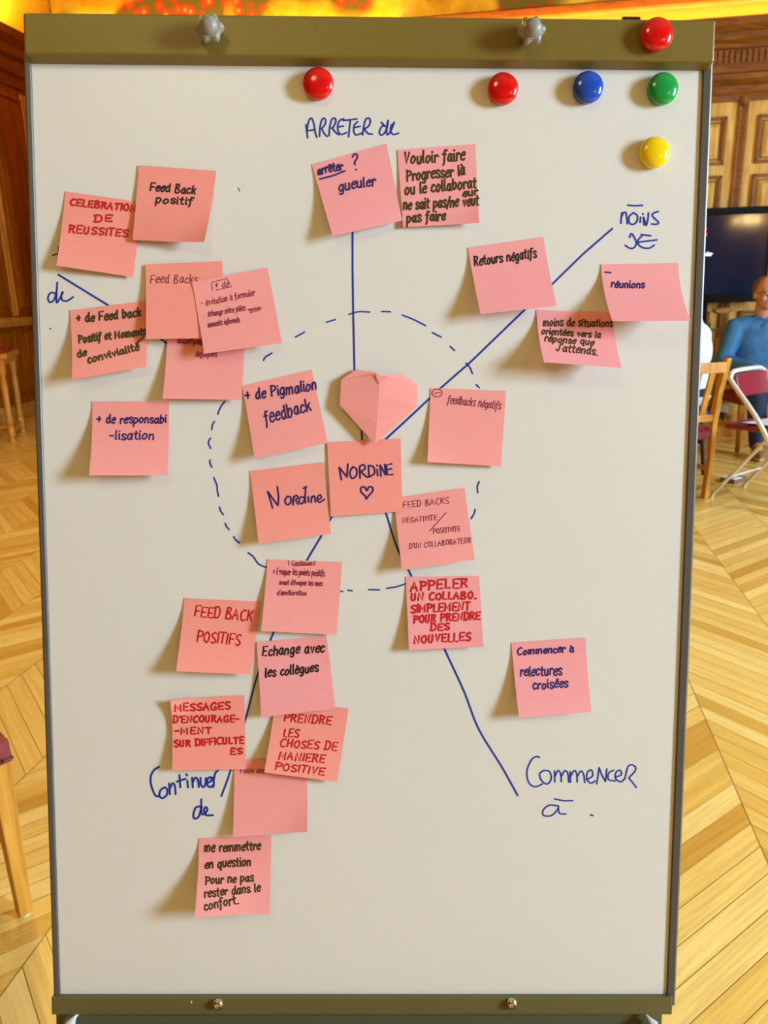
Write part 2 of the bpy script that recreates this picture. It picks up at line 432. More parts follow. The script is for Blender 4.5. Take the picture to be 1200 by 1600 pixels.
# left wall
fl = lambda s, d, z: room(U_L - d, s, z)               # s runs away from the camera along n
bm = nbm(); add_box(bm, N_FRONT, RECESS_N, 0.0, 0.15, 0, Z_C, fl)
lb = []; s = RECESS_N - 0.25
while s > -6: lb.append((s - 0.62, s - 0.06)); s -= 0.68
panelled(bm, fl, 0, 1, 0, 1, lb, [(1.12, 3.35), (0.26, 0.98)])
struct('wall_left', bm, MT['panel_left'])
bm = nbm()
for a, b in lb:
    for q in (a - .03, b + .03): add_tube(bm, [fl(q, -.012, 1.1), fl(q, -.012, 3.4)], .022, 8)
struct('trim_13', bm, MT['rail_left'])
sweep_cornice('trim_7', fl, -6.5, RECESS_N, [(-0.01, 3.45), (0.03, 3.45), (0.03, 3.55), (0.06, 3.58), (0.06, 3.70), (0.10, 3.74), (0.10, 3.82), (0.16, 3.90), (0.16, 3.98), (-0.01, 3.98)], MT['cornice'])
sweep_cornice('trim_8', fl, -6.5, RECESS_N, [(-0.01, 0.985), (0.04, 0.985), (0.05, 1.0), (0.05, 1.04), (0.02, 1.08), (-0.01, 1.08)], MT['panel_rail'])
sweep_cornice('baseboard_left', fl, -6.5, RECESS_N, [(-0.01, 0), (0.035, 0), (0.035, 0.12), (0.015, 0.16), (-0.01, 0.16)], MT['panel_rail'])
bm = nbm(); add_box(bm, -6.5, RECESS_N, -0.012, -0.001, 3.98, 4.9, fl); struct('trim_9', bm, MT['yellow_wall'])
# oblique wooden rail across the alcove, under its painted upper wall
p0 = at_plane(-40, 3, room(0, RECESS_N - 1.0, 0), EN); p1 = at_plane(116, 18, room(0, RECESS_N - 0.6, 0), EN)
p0 = p0 + (p0 - p1) * 0.1
q0, q1 = V(p0), V(p1)
bm = nbm(); dd = (q1 - q0); sd = Vector((dd.y, -dd.x, 0)).normalized() * 0.05
if sd.y > 0: sd = -sd
add_prism(bm, [q0, q0 + sd, q0 + sd + Vector((0, 0, .055)), q0 + Vector((0, 0, .055))], [q1, q1 + sd, q1 + sd + Vector((0, 0, .055)), q1 + Vector((0, 0, .055))])
struct('trim_10', bm, MT['rail_brown'])
bm = nbm(); hh = Vector((0, 0, Z_C - 0.02)); e = Vector((0, 0, 0.05))
def up_to(q): return Vector((q.x, q.y, Z_C - 0.02))
add_prism(bm, [q0 + e, q0 + e - sd * .3, up_to(q0 - sd * .3), up_to(q0)], [q1 + e, q1 + e - sd * .3, up_to(q1 - sd * .3), up_to(q1)])
struct('trim_11', bm, MT['fresco'])
# right wall with a tall window, front wall behind the camera
fr_ = lambda s, d, z: room(U_R + d, s, z)
WINS = [(-7.55, -6.75, 1.3, 3.1, P_WINDOW), (-4.1, -2.7, 1.0, 3.2, P_WINDOW_SIDE)]
bm = nbm()
for a, b, za, zb in ((N_FRONT, WINS[0][0], 0, Z_C), (WINS[0][1], WINS[1][0], 0, Z_C), (WINS[1][1], 0.15, 0, Z_C)): add_box(bm, a, b, 0, 0.2, za, zb, fr_)
for a, b, za, zb, _ in WINS: add_box(bm, a, b, 0, 0.2, 0, za, fr_); add_box(bm, a, b, 0, 0.2, zb, Z_C, fr_)
struct('wall_right', bm, MT['panel'])
bm = nbm(); add_box(bm, U_L, U_R, 0, 0.15, 0, Z_C, lambda s, d, z: room(s, N_FRONT - d, z)); struct('wall_front', bm, MT['cornice'])
MT['window_paint'] = plain('white_window_paint', (230, 228, 220), 0.5)
gt = NT('window_glass'); tb = gt.n('ShaderNodeBsdfTransparent'); gb = gt.n('ShaderNodeBsdfGlossy'); gb.inputs['Roughness'].default_value = 0.02
mx = gt.n('ShaderNodeMixShader'); mx.inputs[0].default_value = 0.06
gt.l(tb.outputs[0], mx.inputs[1]); gt.l(gb.outputs[0], mx.inputs[2]); gt.l(mx.outputs[0], gt.out.inputs[0])
for k, (a, b, za, zb, pw_) in enumerate(WINS):
    wf = nbm(); f_ = 0.05
    for x0, x1, y0, y1 in ((a, a + f_, za, zb), (b - f_, b, za, zb), (a, b, za, za + f_), (a, b, zb - f_, zb), ((a + b) / 2 - .022, (a + b) / 2 + .022, za, zb), (a, b, za + .62 * (zb - za), za + .62 * (zb - za) + .04)):
        add_box(wf, x0, x1, 0.03, 0.09, y0, y1, fr_)
    win = struct('window_%d' % (k + 1), wf, MT['window_paint'])
    bm = nbm(); add_box(bm, a + .03, b - .03, 0.058, 0.062, za + .03, zb - .03, fr_); obj('pane', bm, gt.m, win)
    area('daylight', V(room(U_R + 0.3, (a + b) / 2, (za + zb) / 2)), V(-EU), b - a, zb - za, pw_, C_WINDOW)
# warm strips hidden on top of the cornices, washing the painted walls above
o = area('cove_strip', V(room(-1.45, -0.10, 3.165)), (EN[0] * .45, EN[1] * .45, 1), 8.4, 0.03, P_COVE, C_COVE); o.rotation_euler.z -= 0
o = area('cove_strip_left', V(room(U_L + 0.13, 1.2, 3.995)), (-EU[0] * .3, -EU[1] * .3, 1), 0.03, 3.2, P_ALCOVE, C_COVE)

def chandelier(loc, power, label, color=C_WARM):
    t = thing('chandelier', label, 'chandelier', loc)
    c = Vector(loc)
    bm = nbm(); add_tube(bm, [(0, 0, 0.25), (0, 0, Z_C - loc[2])], 0.008, 8); obj('chain', bm, MT['brass'], t)
    bm = nbm(); add_lathe(bm, [(0, -.16), (.02, -.15), (.05, -.1), (.02, -.05), (.03, 0), (.06, .05), (.03, .12), (.012, .25)], 20); obj('stem', bm, MT['brass'], t, smooth=True)
    for k in range(6):
        a = 2 * PI * k / 6; ca, sa = math.cos(a), math.sin(a)
        bm = nbm(); add_tube(bm, [(ca * r, sa * r, z) for r, z in ((.04, 0), (.15, -.09), (.27, -.08), (.33, 0), (.33, .04))], 0.008, 8)
        arm = obj('arm', bm, MT['brass'], t, smooth=True)
        bm = nbm(); add_lathe(bm, [(0, .04), (.04, .045), (.045, .06), (.014, .065), (.014, .13), (0, .13)], 12, lambda x, y, z: (ca * .33 + x, sa * .33 + y, z)); obj('candle', bm, MT['white_plastic'], arm)
        bm = nbm(); add_lathe(bm, [(0, .13), (.02, .15), (.024, .175), (.012, .205), (0, .225)], 12, lambda x, y, z: (ca * .33 + x, sa * .33 + y, z)); obj('bulb', bm, MT['bulb'], arm, smooth=True)
    l = lamp('chandelier_light', c + Vector((0, 0, 0.18)), power, color, 0.33)
MT['bulb'] = emit_mat('warm_bulb', (1.0, 0.62, 0.22), 40)
MT['globe'] = emit_mat('warm_globe_bulb', (1.0, 0.66, 0.22), 70)
chandelier((-0.75, -1.1, 3.15), P_CHANDELIER, 'brass chandelier with six candle bulbs hanging above the space before the whiteboard')

# ------------------------------------------------------------------ handwriting: one-stroke letters
# each point is two hex digits: x and y+4 (baseline 4, x-height 9, capitals e); '|' lifts the pen, '~' rounds the stroke
F = {
'a': (6, '~58 39 17 15 34 45 58|59 55 64'), 'b': (6, '1e 14|~17 39 58 56 34 14'), 'c': (5.2, '~58 39 17 15 34 55'),
'd': (6, '~58 39 17 15 34 56|5e 55 64'), 'e': (5.4, '~17 57 59 39 17 15 34 55'), 'f': (4.6, '~5d 3e 2b 24 11|09 49'),
'g': (6, '~58 39 17 15 34 56|~59 53 31 12'), 'h': (6, '1e 14|~17 39 58 54'), 'i': (2.6, '~19 15 24|1c 1d'), 'j': (2.6, '~29 22 10|2c 2d'),
'k': (5.5, '1e 14|59 16|37 54'), 'l': (2.8, '~1e 15 24'), 'm': (8.8, '19 14|~17 29 48 44|~47 69 88 84'), 'n': (6, '19 14|~17 39 58 54'),
'o': (6, '~39 17 15 34 56 58 39'), 'p': (6, '19 10|~18 39 58 56 34 15'), 'q': (6, '~58 39 17 15 34 56|59 50 62'), 'r': (4.6, '19 14|~17 39 58'),
's': (5.2, '~58 49 29 18 27 46 55 44 24 15'), 't': (4.4, '~2d 25 44|09 49'), 'u': (6, '~19 15 34 56|59 54'), 'v': (5.6, '19 34 59'),
'w': (8.6, '19 34 48 64 89'), 'x': (5.6, '19 54|59 14'), 'y': (5.8, '~19 35 56|~59 53 20'), 'z': (5.8, '19 59 14 54'),
'A': (7, '04 3e 64|18 58'), 'B': (7, '1e 14|~1e 4e 5c 3a 19|~39 67 54 14'), 'C': (6.6, '~6d 4e 1b 17 34 65'), 'D': (7, '1e 14|~0e 4e 6b 67 44 04'),
'E': (6.4, '6e 1e 14 64|19 59'), 'F': (6.2, '6e 1e 14|19 59'), 'G': (7, '~6c 4e 1b 16 34 65 68|68 48'), 'H': (7, '1e 14|6e 64|19 69'),
'I': (2.6, '1e 14'), 'J': (5, '~4e 46 24 06'), 'K': (6.4, '1e 14|6e 18|39 64'), 'L': (5.8, '1e 14 54'), 'M': (8.4, '14 1e 47 7e 74'),
'N': (7.4, '14 1e 64 6e'), 'O': (7, '~4e 1b 17 44 67 6b 4e'), 'P': (6.4, '1e 14|~0e 5d 6b 49 19'), 'R': (6.8, '1e 14|~0e 5d 5b 39 19|39 64'),
'S': (6.6, '~6d 4e 1c 2a 58 66 44 15'), 'T': (6.4, '0e 6e|3e 34'), 'U': (7, '~1e 16 34 56 5e'), 'V': (6.6, '1e 34 6e'),
'.': (2.4, '14 24'), '-': (5, '09 49'), '+': (6, '09 59|3c 36'), '?': (5, '~1c 3e 5c 3a 38|34 35'), '!': (2.5, '1e 17|14 15'), '/': (4, '0 4e'.replace('0 ', '02 ')),
"'": (2, '1e 1c'), ' ': (4.2, ''), 'X': (6, '1e 64|6e 14')}
ACC = {'é': ('e', '3b 5d'), 'è': ('e', '2d 4b'), 'ê': ('e', '1b 3d 5b'), 'à': ('a', '1d 3b'), 'É': ('E', '2f 4f'), 'ô': ('o', '1b 3d 5b')}
def glyph(ch):
    ex = None
    if ch in ACC: ch, ex = ACC[ch]
    w, s = F.get(ch, F[' '])
    st = []
    for part in ([p for p in s.split('|') if p] + ([ex] if ex else [])):
        sm = part.startswith('~'); part = part.lstrip('~')
        pts = [(int(p[0], 16), int(p[1], 16) - 4) for p in part.split()]
        st.append((pts, sm))
    return w, st
def crom(pts, n=5):
    if len(pts) < 3: return pts
    P = [np.array(p, float) for p in pts]; P = [2 * P[0] - P[1]] + P + [2 * P[-1] - P[-2]]
    out = []
    for i in range(1, len(P) - 2):
        for k in range(n):
            t = k / n
            out.append(tuple(0.5 * (2 * P[i] + (P[i + 1] - P[i - 1]) * t + (2 * P[i - 1] - 5 * P[i] + 4 * P[i + 1] - P[i + 2]) * t * t + (3 * P[i] - P[i - 1] - 3 * P[i + 1] + P[i + 2]) * t ** 3)))
    out.append(tuple(P[-2])); return out
def text(s, x0, y0, x1, y1, cap, slant=0.12, jit=0.5, seed=0):
    """strokes of a handwritten line whose baseline runs from (x0,y0) to (x1,y1)"""
    rnd = random.Random(hash_str(s) + seed)
    gl = [glyph(c) for c in s]; tot = sum(g[0] for g in gl)
    L = math.hypot(x1 - x0, y1 - y0); ux, uy = (x1 - x0) / L, (y1 - y0) / L; vx, vy = uy, -ux
    sx, sy = L / tot, cap / 10; cur = 0; out = []
    for ch, (w, st) in zip(s, gl):
        dy = rnd.uniform(-jit, jit); k = 1 + rnd.uniform(-.06, .06)
        low_ = ch.islower() or ch in ACC and ch != 'É'
        for pts, sm in st:
            if low_: pts = [(a, b * 1.28 if 0 < b <= 5 else (6.4 + (b - 5) * .72 if b > 5 else b)) for a, b in pts]
            q = [((cur + a * .86 + .3 + slant * b * sy / sx * 0.8 + rnd.uniform(-jit, jit) * .35), (b * k + dy + rnd.uniform(-jit, jit) * .4)) for a, b in pts]
            if sm: q = crom(q)
            out.append([(x0 + ux * a * sx + vx * b * sy, y0 + uy * a * sx + vy * b * sy) for a, b in q])
        cur += w
    return out
def hash_str(s): return sum((i + 1) * ord(c) for i, c in enumerate(s)) % 100003
def ribbon(bm, pts, width, fmap):
    """a flat pen stroke: pts in drawing units, fmap takes a point to the surface"""
    p = [np.array(pts[0], float)]
    for q in pts[1:]:
        q = np.array(q, float)
        if np.linalg.norm(q - p[-1]) > 0.15: p.append(q)
    if len(p) == 1: p.append(p[0] + np.array([width * .4, 0]))
    # densify
    d = [p[0]]
    for a, b in zip(p, p[1:]):
        n = max(1, int(np.linalg.norm(b - a) / 14))
        for k in range(1, n + 1): d.append(a + (b - a) * k / n)
    p = d
    t0 = p[0] - p[1]; t0 /= np.linalg.norm(t0); t1 = p[-1] - p[-2]; t1 /= np.linalg.norm(t1)
    h = width / 2
    p = [p[0] + t0 * h * .8] + p + [p[-1] + t1 * h * .8]
    hw = [h * .45] + [h] * (len(p) - 2) + [h * .45]
    L, R = [], []
    for i, q in enumerate(p):
        a = p[max(i - 1, 0)]; b = p[min(i + 1, len(p) - 1)]; t = b - a; t /= max(1e-9, np.linalg.norm(t))
        n = np.array([-t[1], t[0]]) * hw[i]
        L.append(bm.verts.new(V(fmap(*(q + n))))); R.append(bm.verts.new(V(fmap(*(q - n)))))
    for i in range(len(p) - 1):
        bm.faces.new((L[i], R[i], R[i + 1], L[i + 1]))
def ink(name, strokes, width, mat, parent, fmap):
    bm = nbm()
    for s in strokes: ribbon(bm, s, width, fmap)
    for f in bm.faces: f.normal_update()
    off = world_loc(parent)
    bmesh.ops.translate(bm, verts=bm.verts[:], vec=-off)
    fl = [f for f in bm.faces if f.normal.dot(V(BN)) < 0]
    if fl: bmesh.ops.reverse_faces(bm, faces=fl)
    me = bpy.data.meshes.new(name); bm.to_mesh(me); bm.free(); me.materials.append(mat)
    o = bpy.data.objects.new(name, me); COL.objects.link(o); o.parent = parent
    return o
def Z(ox, oy, s): return lambda *a: [(ox + x / s, oy + y / s) for x, y in a]
z1, z2, z3, z4, z5, z6, z7, z8, z9 = Z(60, 240, 3), Z(60, 440, 3), Z(460, 160, 3.75), Z(700, 300, 2.857), Z(320, 460, 2.4), Z(380, 680, 3), Z(220, 900, 3.3333), Z(200, 1080, 3.3333), Z(620, 880, 2.857)

# ------------------------------------------------------------------ the flipchart easel
easel = thing('flipchart_easel', 'white magnetic flipchart board on a tripod easel with an olive clamp bar', 'flipchart', (0.0, 0.62, 0.0))
bw = lambda u, v, w: bpt(u, v, w)
bm = nbm(); add_box(bm, 0.004, BW - 0.004, -0.012, BH + 0.006, -0.014, 0.0, bw); obj('board_panel', bm, MT['white_board'], easel, world=True)
def side_profile(u0, u1):
    bm = nbm(); uo, ui = (u0, u1) if u0 < .3 else (u1, u0); k = 1 if uo < ui else -1
    pf = [(ui, -.001), (ui, .0012), (ui - k * .0010, .0022), (uo + k * .0022, .0026), (uo, .0006), (uo, -.020), (ui, -.020)]
    add_prism(bm, [bpt(a, -.01, b) for a, b in pf], [bpt(a, BH + .008, b) for a, b in pf]); return obj('side_frame', bm, MT['frame_grey'], easel, world=True)
side_profile(0.0, 0.0072); side_profile(BW - 0.0098, BW)
# top clamp bar: front face, then a bevel running back to the board
wb = 0.013
uL = (px_uv(35, 22, wb)[0] + px_uv(38, 85, wb)[0]) / 2; uR = (px_uv(1118, 29, wb)[0] + px_uv(1117, 95, wb)[0]) / 2
vT = px_uv(600, 25, wb)[1]; vB = px_uv(600, 90.5, wb)[1]; vE = px_uv(600, 103, 0.003)[1]
bm = nbm()
prof = [(vT, -0.022), (vT, wb), (vB, wb), (vE, 0.003), (vE, -0.001), (vT + .012, -0.022)]
add_prism(bm, [bpt(uL, v, w) for v, w in prof], [bpt(uR, v, w) for v, w in prof])
bar = obj('clamp_bar', bm, MT['bar_olive'], easel, world=True, bevel=0.0022, seg=3)
def knob(px, py):
    u, v = px_uv(px, py, wb + 0.014)
    bm = nbm(); n = 42; rings = []
    prof = [(0.0058, 0.0, 0), (0.0062, 0.006, 0), (0.0098, 0.007, 1), (0.0108, 0.0095, 1), (0.0108, 0.0135, 1), (0.0094, 0.0160, .8), (0.0080, 0.0162, .2), (0.0074, 0.0165, 0), (0.0074, 0.0185, 0), (0.0064, 0.0212, 0), (0.004, 0.0232, 0)]
    for r, h, k in prof:
        ring = []
        for i in range(n):
            a = 2 * PI * i / n; rr = r * 1.12 * (1 + k * 0.13 * math.cos(6 * a + .6))
            ring.append(bm.verts.new(V(bpt(u + rr * math.cos(a), v + rr * math.sin(a), wb + h))))
        rings.append(ring)
    for a, b in zip(rings, rings[1:]):
        for i in range(n): bm.faces.new((a[i], a[(i + 1) % n], b[(i + 1) % n], b[i]))
    bm.faces.new(rings[0]); top = bm.verts.new(V(bpt(u, v, wb + 0.0238)))
    for i in range(n): bm.faces.new((rings[-1][i], rings[-1][(i + 1) % n], top))
    obj('clamp_knob', bm, MT['knob_grey'], bar, world=True, smooth=True)
knob(327, 42); knob(831, 46)
u0_, v0_ = px_uv(976, 20.5, 0.0); u1_, v1_ = px_uv(1004, 27, 0.0)
bm = nbm(); add_box(bm, u0_, u1_, v0_, v1_ + .02, -.02, -.006, bw); obj('paper_hook', bm, MT['black'], easel, world=True)
# bottom rail, bolts, pen tray and its pins
wr = 0.006
ua, ub = px_uv(80, 1572, wr)[0], px_uv(1051, 1572, wr)[0]; va, vb = px_uv(600, 1559, wr)[1], px_uv(600, 1586, wr)[1]
bm = nbm(); add_box(bm, ua, ub, va, vb, -0.02, wr, bw); rail = obj('bottom_rail', bm, MT['rail_olive'], easel, world=True, bevel=0.0014)
for px, py in ((340, 1571), (800, 1570)):
    u, v = px_uv(px, py, wr + .003)
    bm = nbm(); add_lathe(bm, [(0.0, 0), (0.0058, 0), (0.0060, 0.0022), (0.0050, 0.0042), (0.0030, 0.0050), (0.0030, 0.0030), (0, 0.0030)], 20, lambda x, y, z: bpt(u + x, v + y, wr + z))
    obj('bolt', bm, MT['steel'], rail, world=True, smooth=True)
u, v = px_uv(299, 1566, wr)
bm = nbm(); add_prism(bm, [bpt(u - .001, v - .0015, wr - .0002), bpt(u + .0012, v - .001, wr - .0002), bpt(u + .0004, v + .002, wr - .0002)], [bpt(u - .001, v - .0015, wr + .0003), bpt(u + .0012, v - .001, wr + .0003), bpt(u + .0004, v + .002, wr + .0003)])
o = obj('paint_chip', bm, MT['white_plastic'], rail, world=True); o['label'] = 'white chip in the olive paint'
ut0, ut1 = px_uv(88, 1592, -.004)[0], px_uv(1034, 1592, -.004)[0]
bm = nbm()
tp = [(vb - .004, -0.012), (vb - .004, -0.004), (vb + .050, -0.004), (vb + .054, 0.045), (vb + .042, 0.047), (vb + .042, 0.049), (vb + .058, 0.048), (vb + .054, -0.012)]
add_prism(bm, [bpt(ut0, a, b) for a, b in tp], [bpt(ut1, a, b) for a, b in tp])
tray = obj('pen_tray', bm, MT['tray_olive'], easel, world=True)
for px, py in ((110, 1597), (1020, 1599)):
    u, v = px_uv(px, py, 0.006); sgn = 1 if px < 600 else -1
    bm = nbm(); add_tube(bm, [bpt(u + sgn * .009 , v - .008, -0.004), bpt(u + sgn * .004, v - .004, 0.003), bpt(u, v, 0.006), bpt(u - sgn * .001, v + .016, 0.006)], 0.004, 12, radii=[.0018, .002, .0055, .0055])
    obj('tray_pin', bm, MT['pin_grey'], tray, world=True, smooth=True)
def leg(p, q, r=0.012):
    bm = nbm(); add_tube(bm, [p, q], r, 14); l = obj('leg', bm, MT['frame_grey'], easel, world=True, smooth=True)
    bm = nbm(); add_tube(bm, [(q[0], q[1], 0), (q[0], q[1], 0.03)], r * 1.4, 14); obj('rubber_foot', bm, MT['black'], l, world=True)
for u in (0.10, 0.58):
    p = bpt(u, 0.06, -0.032); q = bpt(u, 0.06, -0.032); t = (0.012 - p[2]) / BB[2]; q = p + BB * t
    leg(p, q)
p = bpt(0.34, 0.10, -0.034); leg(p, (p[0], 1.42, 0.012))

bmap = lambda px, py: bpt(*px_uv(px, py, 0.0002), 0.0002)
def bink(name, strokes, width=3.0): return ink(name, strokes, width, MT['ink_blue'], easel, bmap)
cr = crom
o = bink('heading_writing', [z3((68, 130), (73, 168), (78, 208)), cr(z3((74, 168), (82, 118), (97, 92), (112, 115), (124, 180), (132, 205))), z3((80, 166), (120, 160)),
     cr(z3((148, 200), (150, 150), (160, 106), (174, 92), (184, 108), (178, 132), (160, 152))), cr(z3((160, 152), (178, 186), (194, 200))),
     cr(z3((203, 196), (208, 145), (220, 100), (238, 93), (243, 112), (230, 142), (218, 150))), cr(z3((220, 150), (242, 175), (260, 190))),
     cr(z3((290, 96), (266, 106), (254, 140), (260, 176), (278, 188), (306, 176))), z3((258, 144), (288, 138)), z3((285, 106), (368, 97)), z3((328, 104), (318, 202)),
     cr(z3((372, 112), (352, 134), (348, 168), (362, 190), (398, 180))), z3((350, 148), (386, 140)),
     cr(z3((400, 192), (408, 135), (420, 98), (438, 92), (446, 112), (434, 140), (408, 156))), cr(z3((410, 156), (432, 182), (457, 186))),
     cr(z3((534, 140), (516, 138), (502, 160), (500, 184), (516, 190), (536, 168), (546, 135), (550, 105))), cr(z3((548, 110), (540, 160), (546, 190), (566, 165), (578, 138), (586, 116))),
     cr(z3((586, 118), (566, 140), (566, 172), (582, 188), (612, 180))), z3((510, 116), (526, 134))], 2.7)
o['label'] = 'blue marker heading reading ARRETER de'
mz = Z(960, 280, 5)
o = bink('heading_writing', [mz((104, 203), (160, 208), (221, 204)), cr(mz((52, 346), (54, 305), (60, 262))), cr(mz((58, 290), (72, 262), (90, 262), (98, 300), (102, 350))),
     cr(mz((150, 262), (118, 290), (116, 335), (142, 354), (176, 330), (180, 285), (150, 262))), mz((206, 296), (202, 338)), mz((222, 268), (225, 275)),
     mz((232, 358), (228, 296)), mz((229, 298), (250, 362)), cr(mz((250, 362), (262, 318), (268, 262))), cr(mz((345, 252), (305, 266), (298, 288), (325, 315), (346, 338), (330, 352), (290, 350))),
     cr(mz((120, 456), (128, 428), (142, 432), (160, 462), (172, 495), (160, 530), (125, 540), (84, 516))), mz((208, 432), (285, 442)),
     cr(mz((215, 445), (190, 470), (184, 500), (215, 532), (272, 538), (313, 515))), mz((186, 492), (334, 474))], 2.7)
o['label'] = 'blue marker heading reading moins DE under a dash'
o = bink('heading_writing', [cr(z1((80, 655), (58, 652), (45, 676), (54, 697), (74, 684), (85, 645), (89, 603))), cr(z1((86, 640), (85, 698), (100, 680), (116, 648), (108, 660), (112, 686), (135, 690), (164, 672)))], 2.8)
o['label'] = 'blue marker word de near the left edge'
o = bink('heading_writing', [cr(z8((162, 394), (135, 412), (118, 450), (124, 500), (144, 544), (162, 546))), cr(z8((192, 500), (170, 516), (164, 545), (180, 557), (202, 540), (204, 512), (192, 500))),
     z8((214, 480), (219, 538)), cr(z8((217, 510), (232, 480), (244, 492), (248, 536))), z8((268, 436), (273, 502)), z8((254, 472), (300, 456)), z8((309, 464), (313, 502)), z8((304, 432), (308, 440)),
     z8((334, 450), (338, 502)), cr(z8((337, 475), (352, 450), (365, 465), (369, 500))), cr(z8((378, 450), (380, 486), (394, 500), (404, 480), (406, 452))),
     cr(z8((412, 480), (434, 466), (432, 448), (416, 456), (412, 486), (428, 500), (442, 490))), cr(z8((440, 450), (448, 480), (444, 500))), cr(z8((446, 470), (454, 430), (470, 411))),
     cr(z8((386, 602), (356, 604), (341, 640), (346, 663), (368, 654), (380, 612), (382, 562))), cr(z8((382, 600), (384, 640), (404, 634), (414, 614), (404, 604), (396, 622), (406, 645), (443, 646)))], 3.2)
o['label'] = 'blue marker heading reading Continuer de'
o = bink('heading_writing', [cr(z9((638, 868), (624, 863), (600, 880), (581, 930), (590, 980), (618, 998), (650, 986))), cr(z9((655, 925), (638, 942), (648, 972), (672, 986), (690, 962), (682, 930), (655, 925))),
     z9((704, 926), (706, 977)), cr(z9((706, 952), (720, 926), (732, 940), (735, 976))), cr(z9((736, 950), (751, 926), (764, 940), (768, 978))), z9((774, 930), (776, 978)),
     cr(z9((777, 950), (792, 926), (803, 940), (806, 977))), cr(z9((807, 950), (822, 928), (834, 942), (840, 980))), cr(z9((848, 966), (874, 950), (870, 924), (853, 932), (848, 962), (866, 982), (886, 972))),
     z9((893, 986), (904, 912)), cr(z9((904, 914), (916, 945), (932, 975))), z9((932, 975), (938, 918)), cr(z9((968, 924), (946, 938), (946, 966), (976, 972))),
     cr(z9((974, 956), (1003, 944), (996, 924), (978, 936), (978, 962), (1000, 976), (1016, 964))), cr(z9((1018, 964), (1034, 906), (1060, 904), (1066, 924), (1036, 960))), cr(z9((1036, 960), (1054, 980), (1070, 1002))),
     ], 2.4)
o['label'] = 'blue marker heading reading Commencer'
o = bink('heading_writing', [z9((704, 1052), (745, 1061), (786, 1060)), cr(z9((722, 1084), (682, 1080), (654, 1102), (656, 1126), (692, 1126), (720, 1096), (722, 1084), (726, 1116), (756, 1120)))], 2.4)
o['label'] = 'small blue marker word under the Commencer heading'
bink('stray_mark', [z9((865, 1123), (876, 1127))], 2.6)
bink('axis_line', [[(551, 358), (551, 420), (552, 490), (554, 580)], [(565, 674), (566, 690)]], 3)
bink('axis_line', [[(957, 357), (910, 398), (863, 444), (821, 483), (735, 566), (688, 607), (640, 652), (602, 687)]], 3)
bink('axis_line', [[(91, 429), (166, 475), (262, 537)]], 3)
bink('axis_line', [cr([(525, 795), (503, 836), (480, 875), (452, 930), (426, 992), (402, 1056), (384, 1123), (361, 1202), (346, 1244)])], 3)
bink('axis_line', [cr([(602, 798), (621, 857), (643, 900), (665, 950), (695, 1015), (725, 1080), (748, 1139), (784, 1198), (809, 1243)])], 3)
bink('stray_mark', [[(82, 399), (92, 396)], [(92, 385), (91, 398)]], 2.2)
bink('stray_mark', [[(78, 513), (79.2, 513.6)]], 2.2)
o = bink('stray_mark', [[(372, 293), (375, 299)]], 1.2)
d5 = Z(310, 600, 5)
dashes = ([cr(z5(*s)) for s in (((540, 75), (575, 65), (618, 66)), ((663, 64), (697, 65)), ((740, 77), (785, 95), (828, 117)), ((853, 143), (887, 160)), ((920, 195), (937, 210)),
     ((980, 257), (995, 275), (1004, 297)), ((1018, 338), (1030, 350)), ((455, 105), (490, 94)), ((340, 160), (375, 141)), ((220, 248), (228, 235), (252, 220)))] +
     [cr(d5(*s)) for s in (((206, 136), (172, 185), (152, 236)), ((126, 294), (110, 320), (105, 358)), ((95, 422), (78, 460), (97, 503)), ((92, 592), (90, 615), (107, 652)),
     ((120, 730), (145, 790), (148, 830), (158, 878)), ((166, 960), (172, 988), (197, 1022)), ((211, 1088), (218, 1110), (241, 1138)), ((277, 1192), (290, 1215), (323, 1242)), ((389, 1318), (430, 1350), (470, 1405), (537, 1436)))] +
     [cr(z6(*s)) for s in (((1107, 217), (1098, 240), (1100, 270)), ((1088, 347), (1082, 370), (1068, 392)), ((457, 733), (467, 732)), ((490, 727), (512, 729)), ((588, 724), (640, 725)), ((672, 718), (720, 710), (765, 695)))])
for st in dashes: bink('dash', [st], 2.4)

# ------------------------------------------------------------------ magnets
def magnet(px, py, key, label, w0=0.0, r=0.0152):
    u, v = px_uv(px, py, w0 + 0.006); c = bpt(u, v, w0)
    g = lambda x, y, z: c + BA * x + BB * y + BN * z
    bm = nbm(); add_lathe(bm, [(0.0, 0.0004), (r * .93, 0.0004), (r * .95, 0.0040), (0.0, 0.0040)], 40, g)
    base = obj('magnet', bm, MT['mag_' + key], loc=c, smooth=False)
    tag(base, label, 'magnet', 'round magnets on the flipchart')
    bm = nbm(); prof = [(r * .94, 0.0038), (r, 0.0046), (r, 0.0058)]
    for k in range(1, 9):
        a = k / 8 * PI / 2; prof.append((r * math.cos(a) if k < 8 else 0.0, 0.0058 + 0.0062 * math.sin(a)))
    add_lathe(bm, prof, 40, g)
    obj('cap', bm, MT['mag_' + key], base, world=True, smooth=True)
magnet(497, 130, 'red', 'round red magnet above the ARRETER heading')
magnet(786, 138, 'red', 'round red magnet beside the blue magnet at the top of the board')
magnet(919, 136, 'blue', 'round blue magnet at the top right of the whiteboard')
magnet(1036, 138, 'green', 'round green magnet in the top right corner of the whiteboard')
magnet(1023, 238, 'yellow', 'round yellow magnet below the green magnet')
magnet(1027, 53, 'red', 'round red magnet on the olive clamp bar', wb, 0.0156)

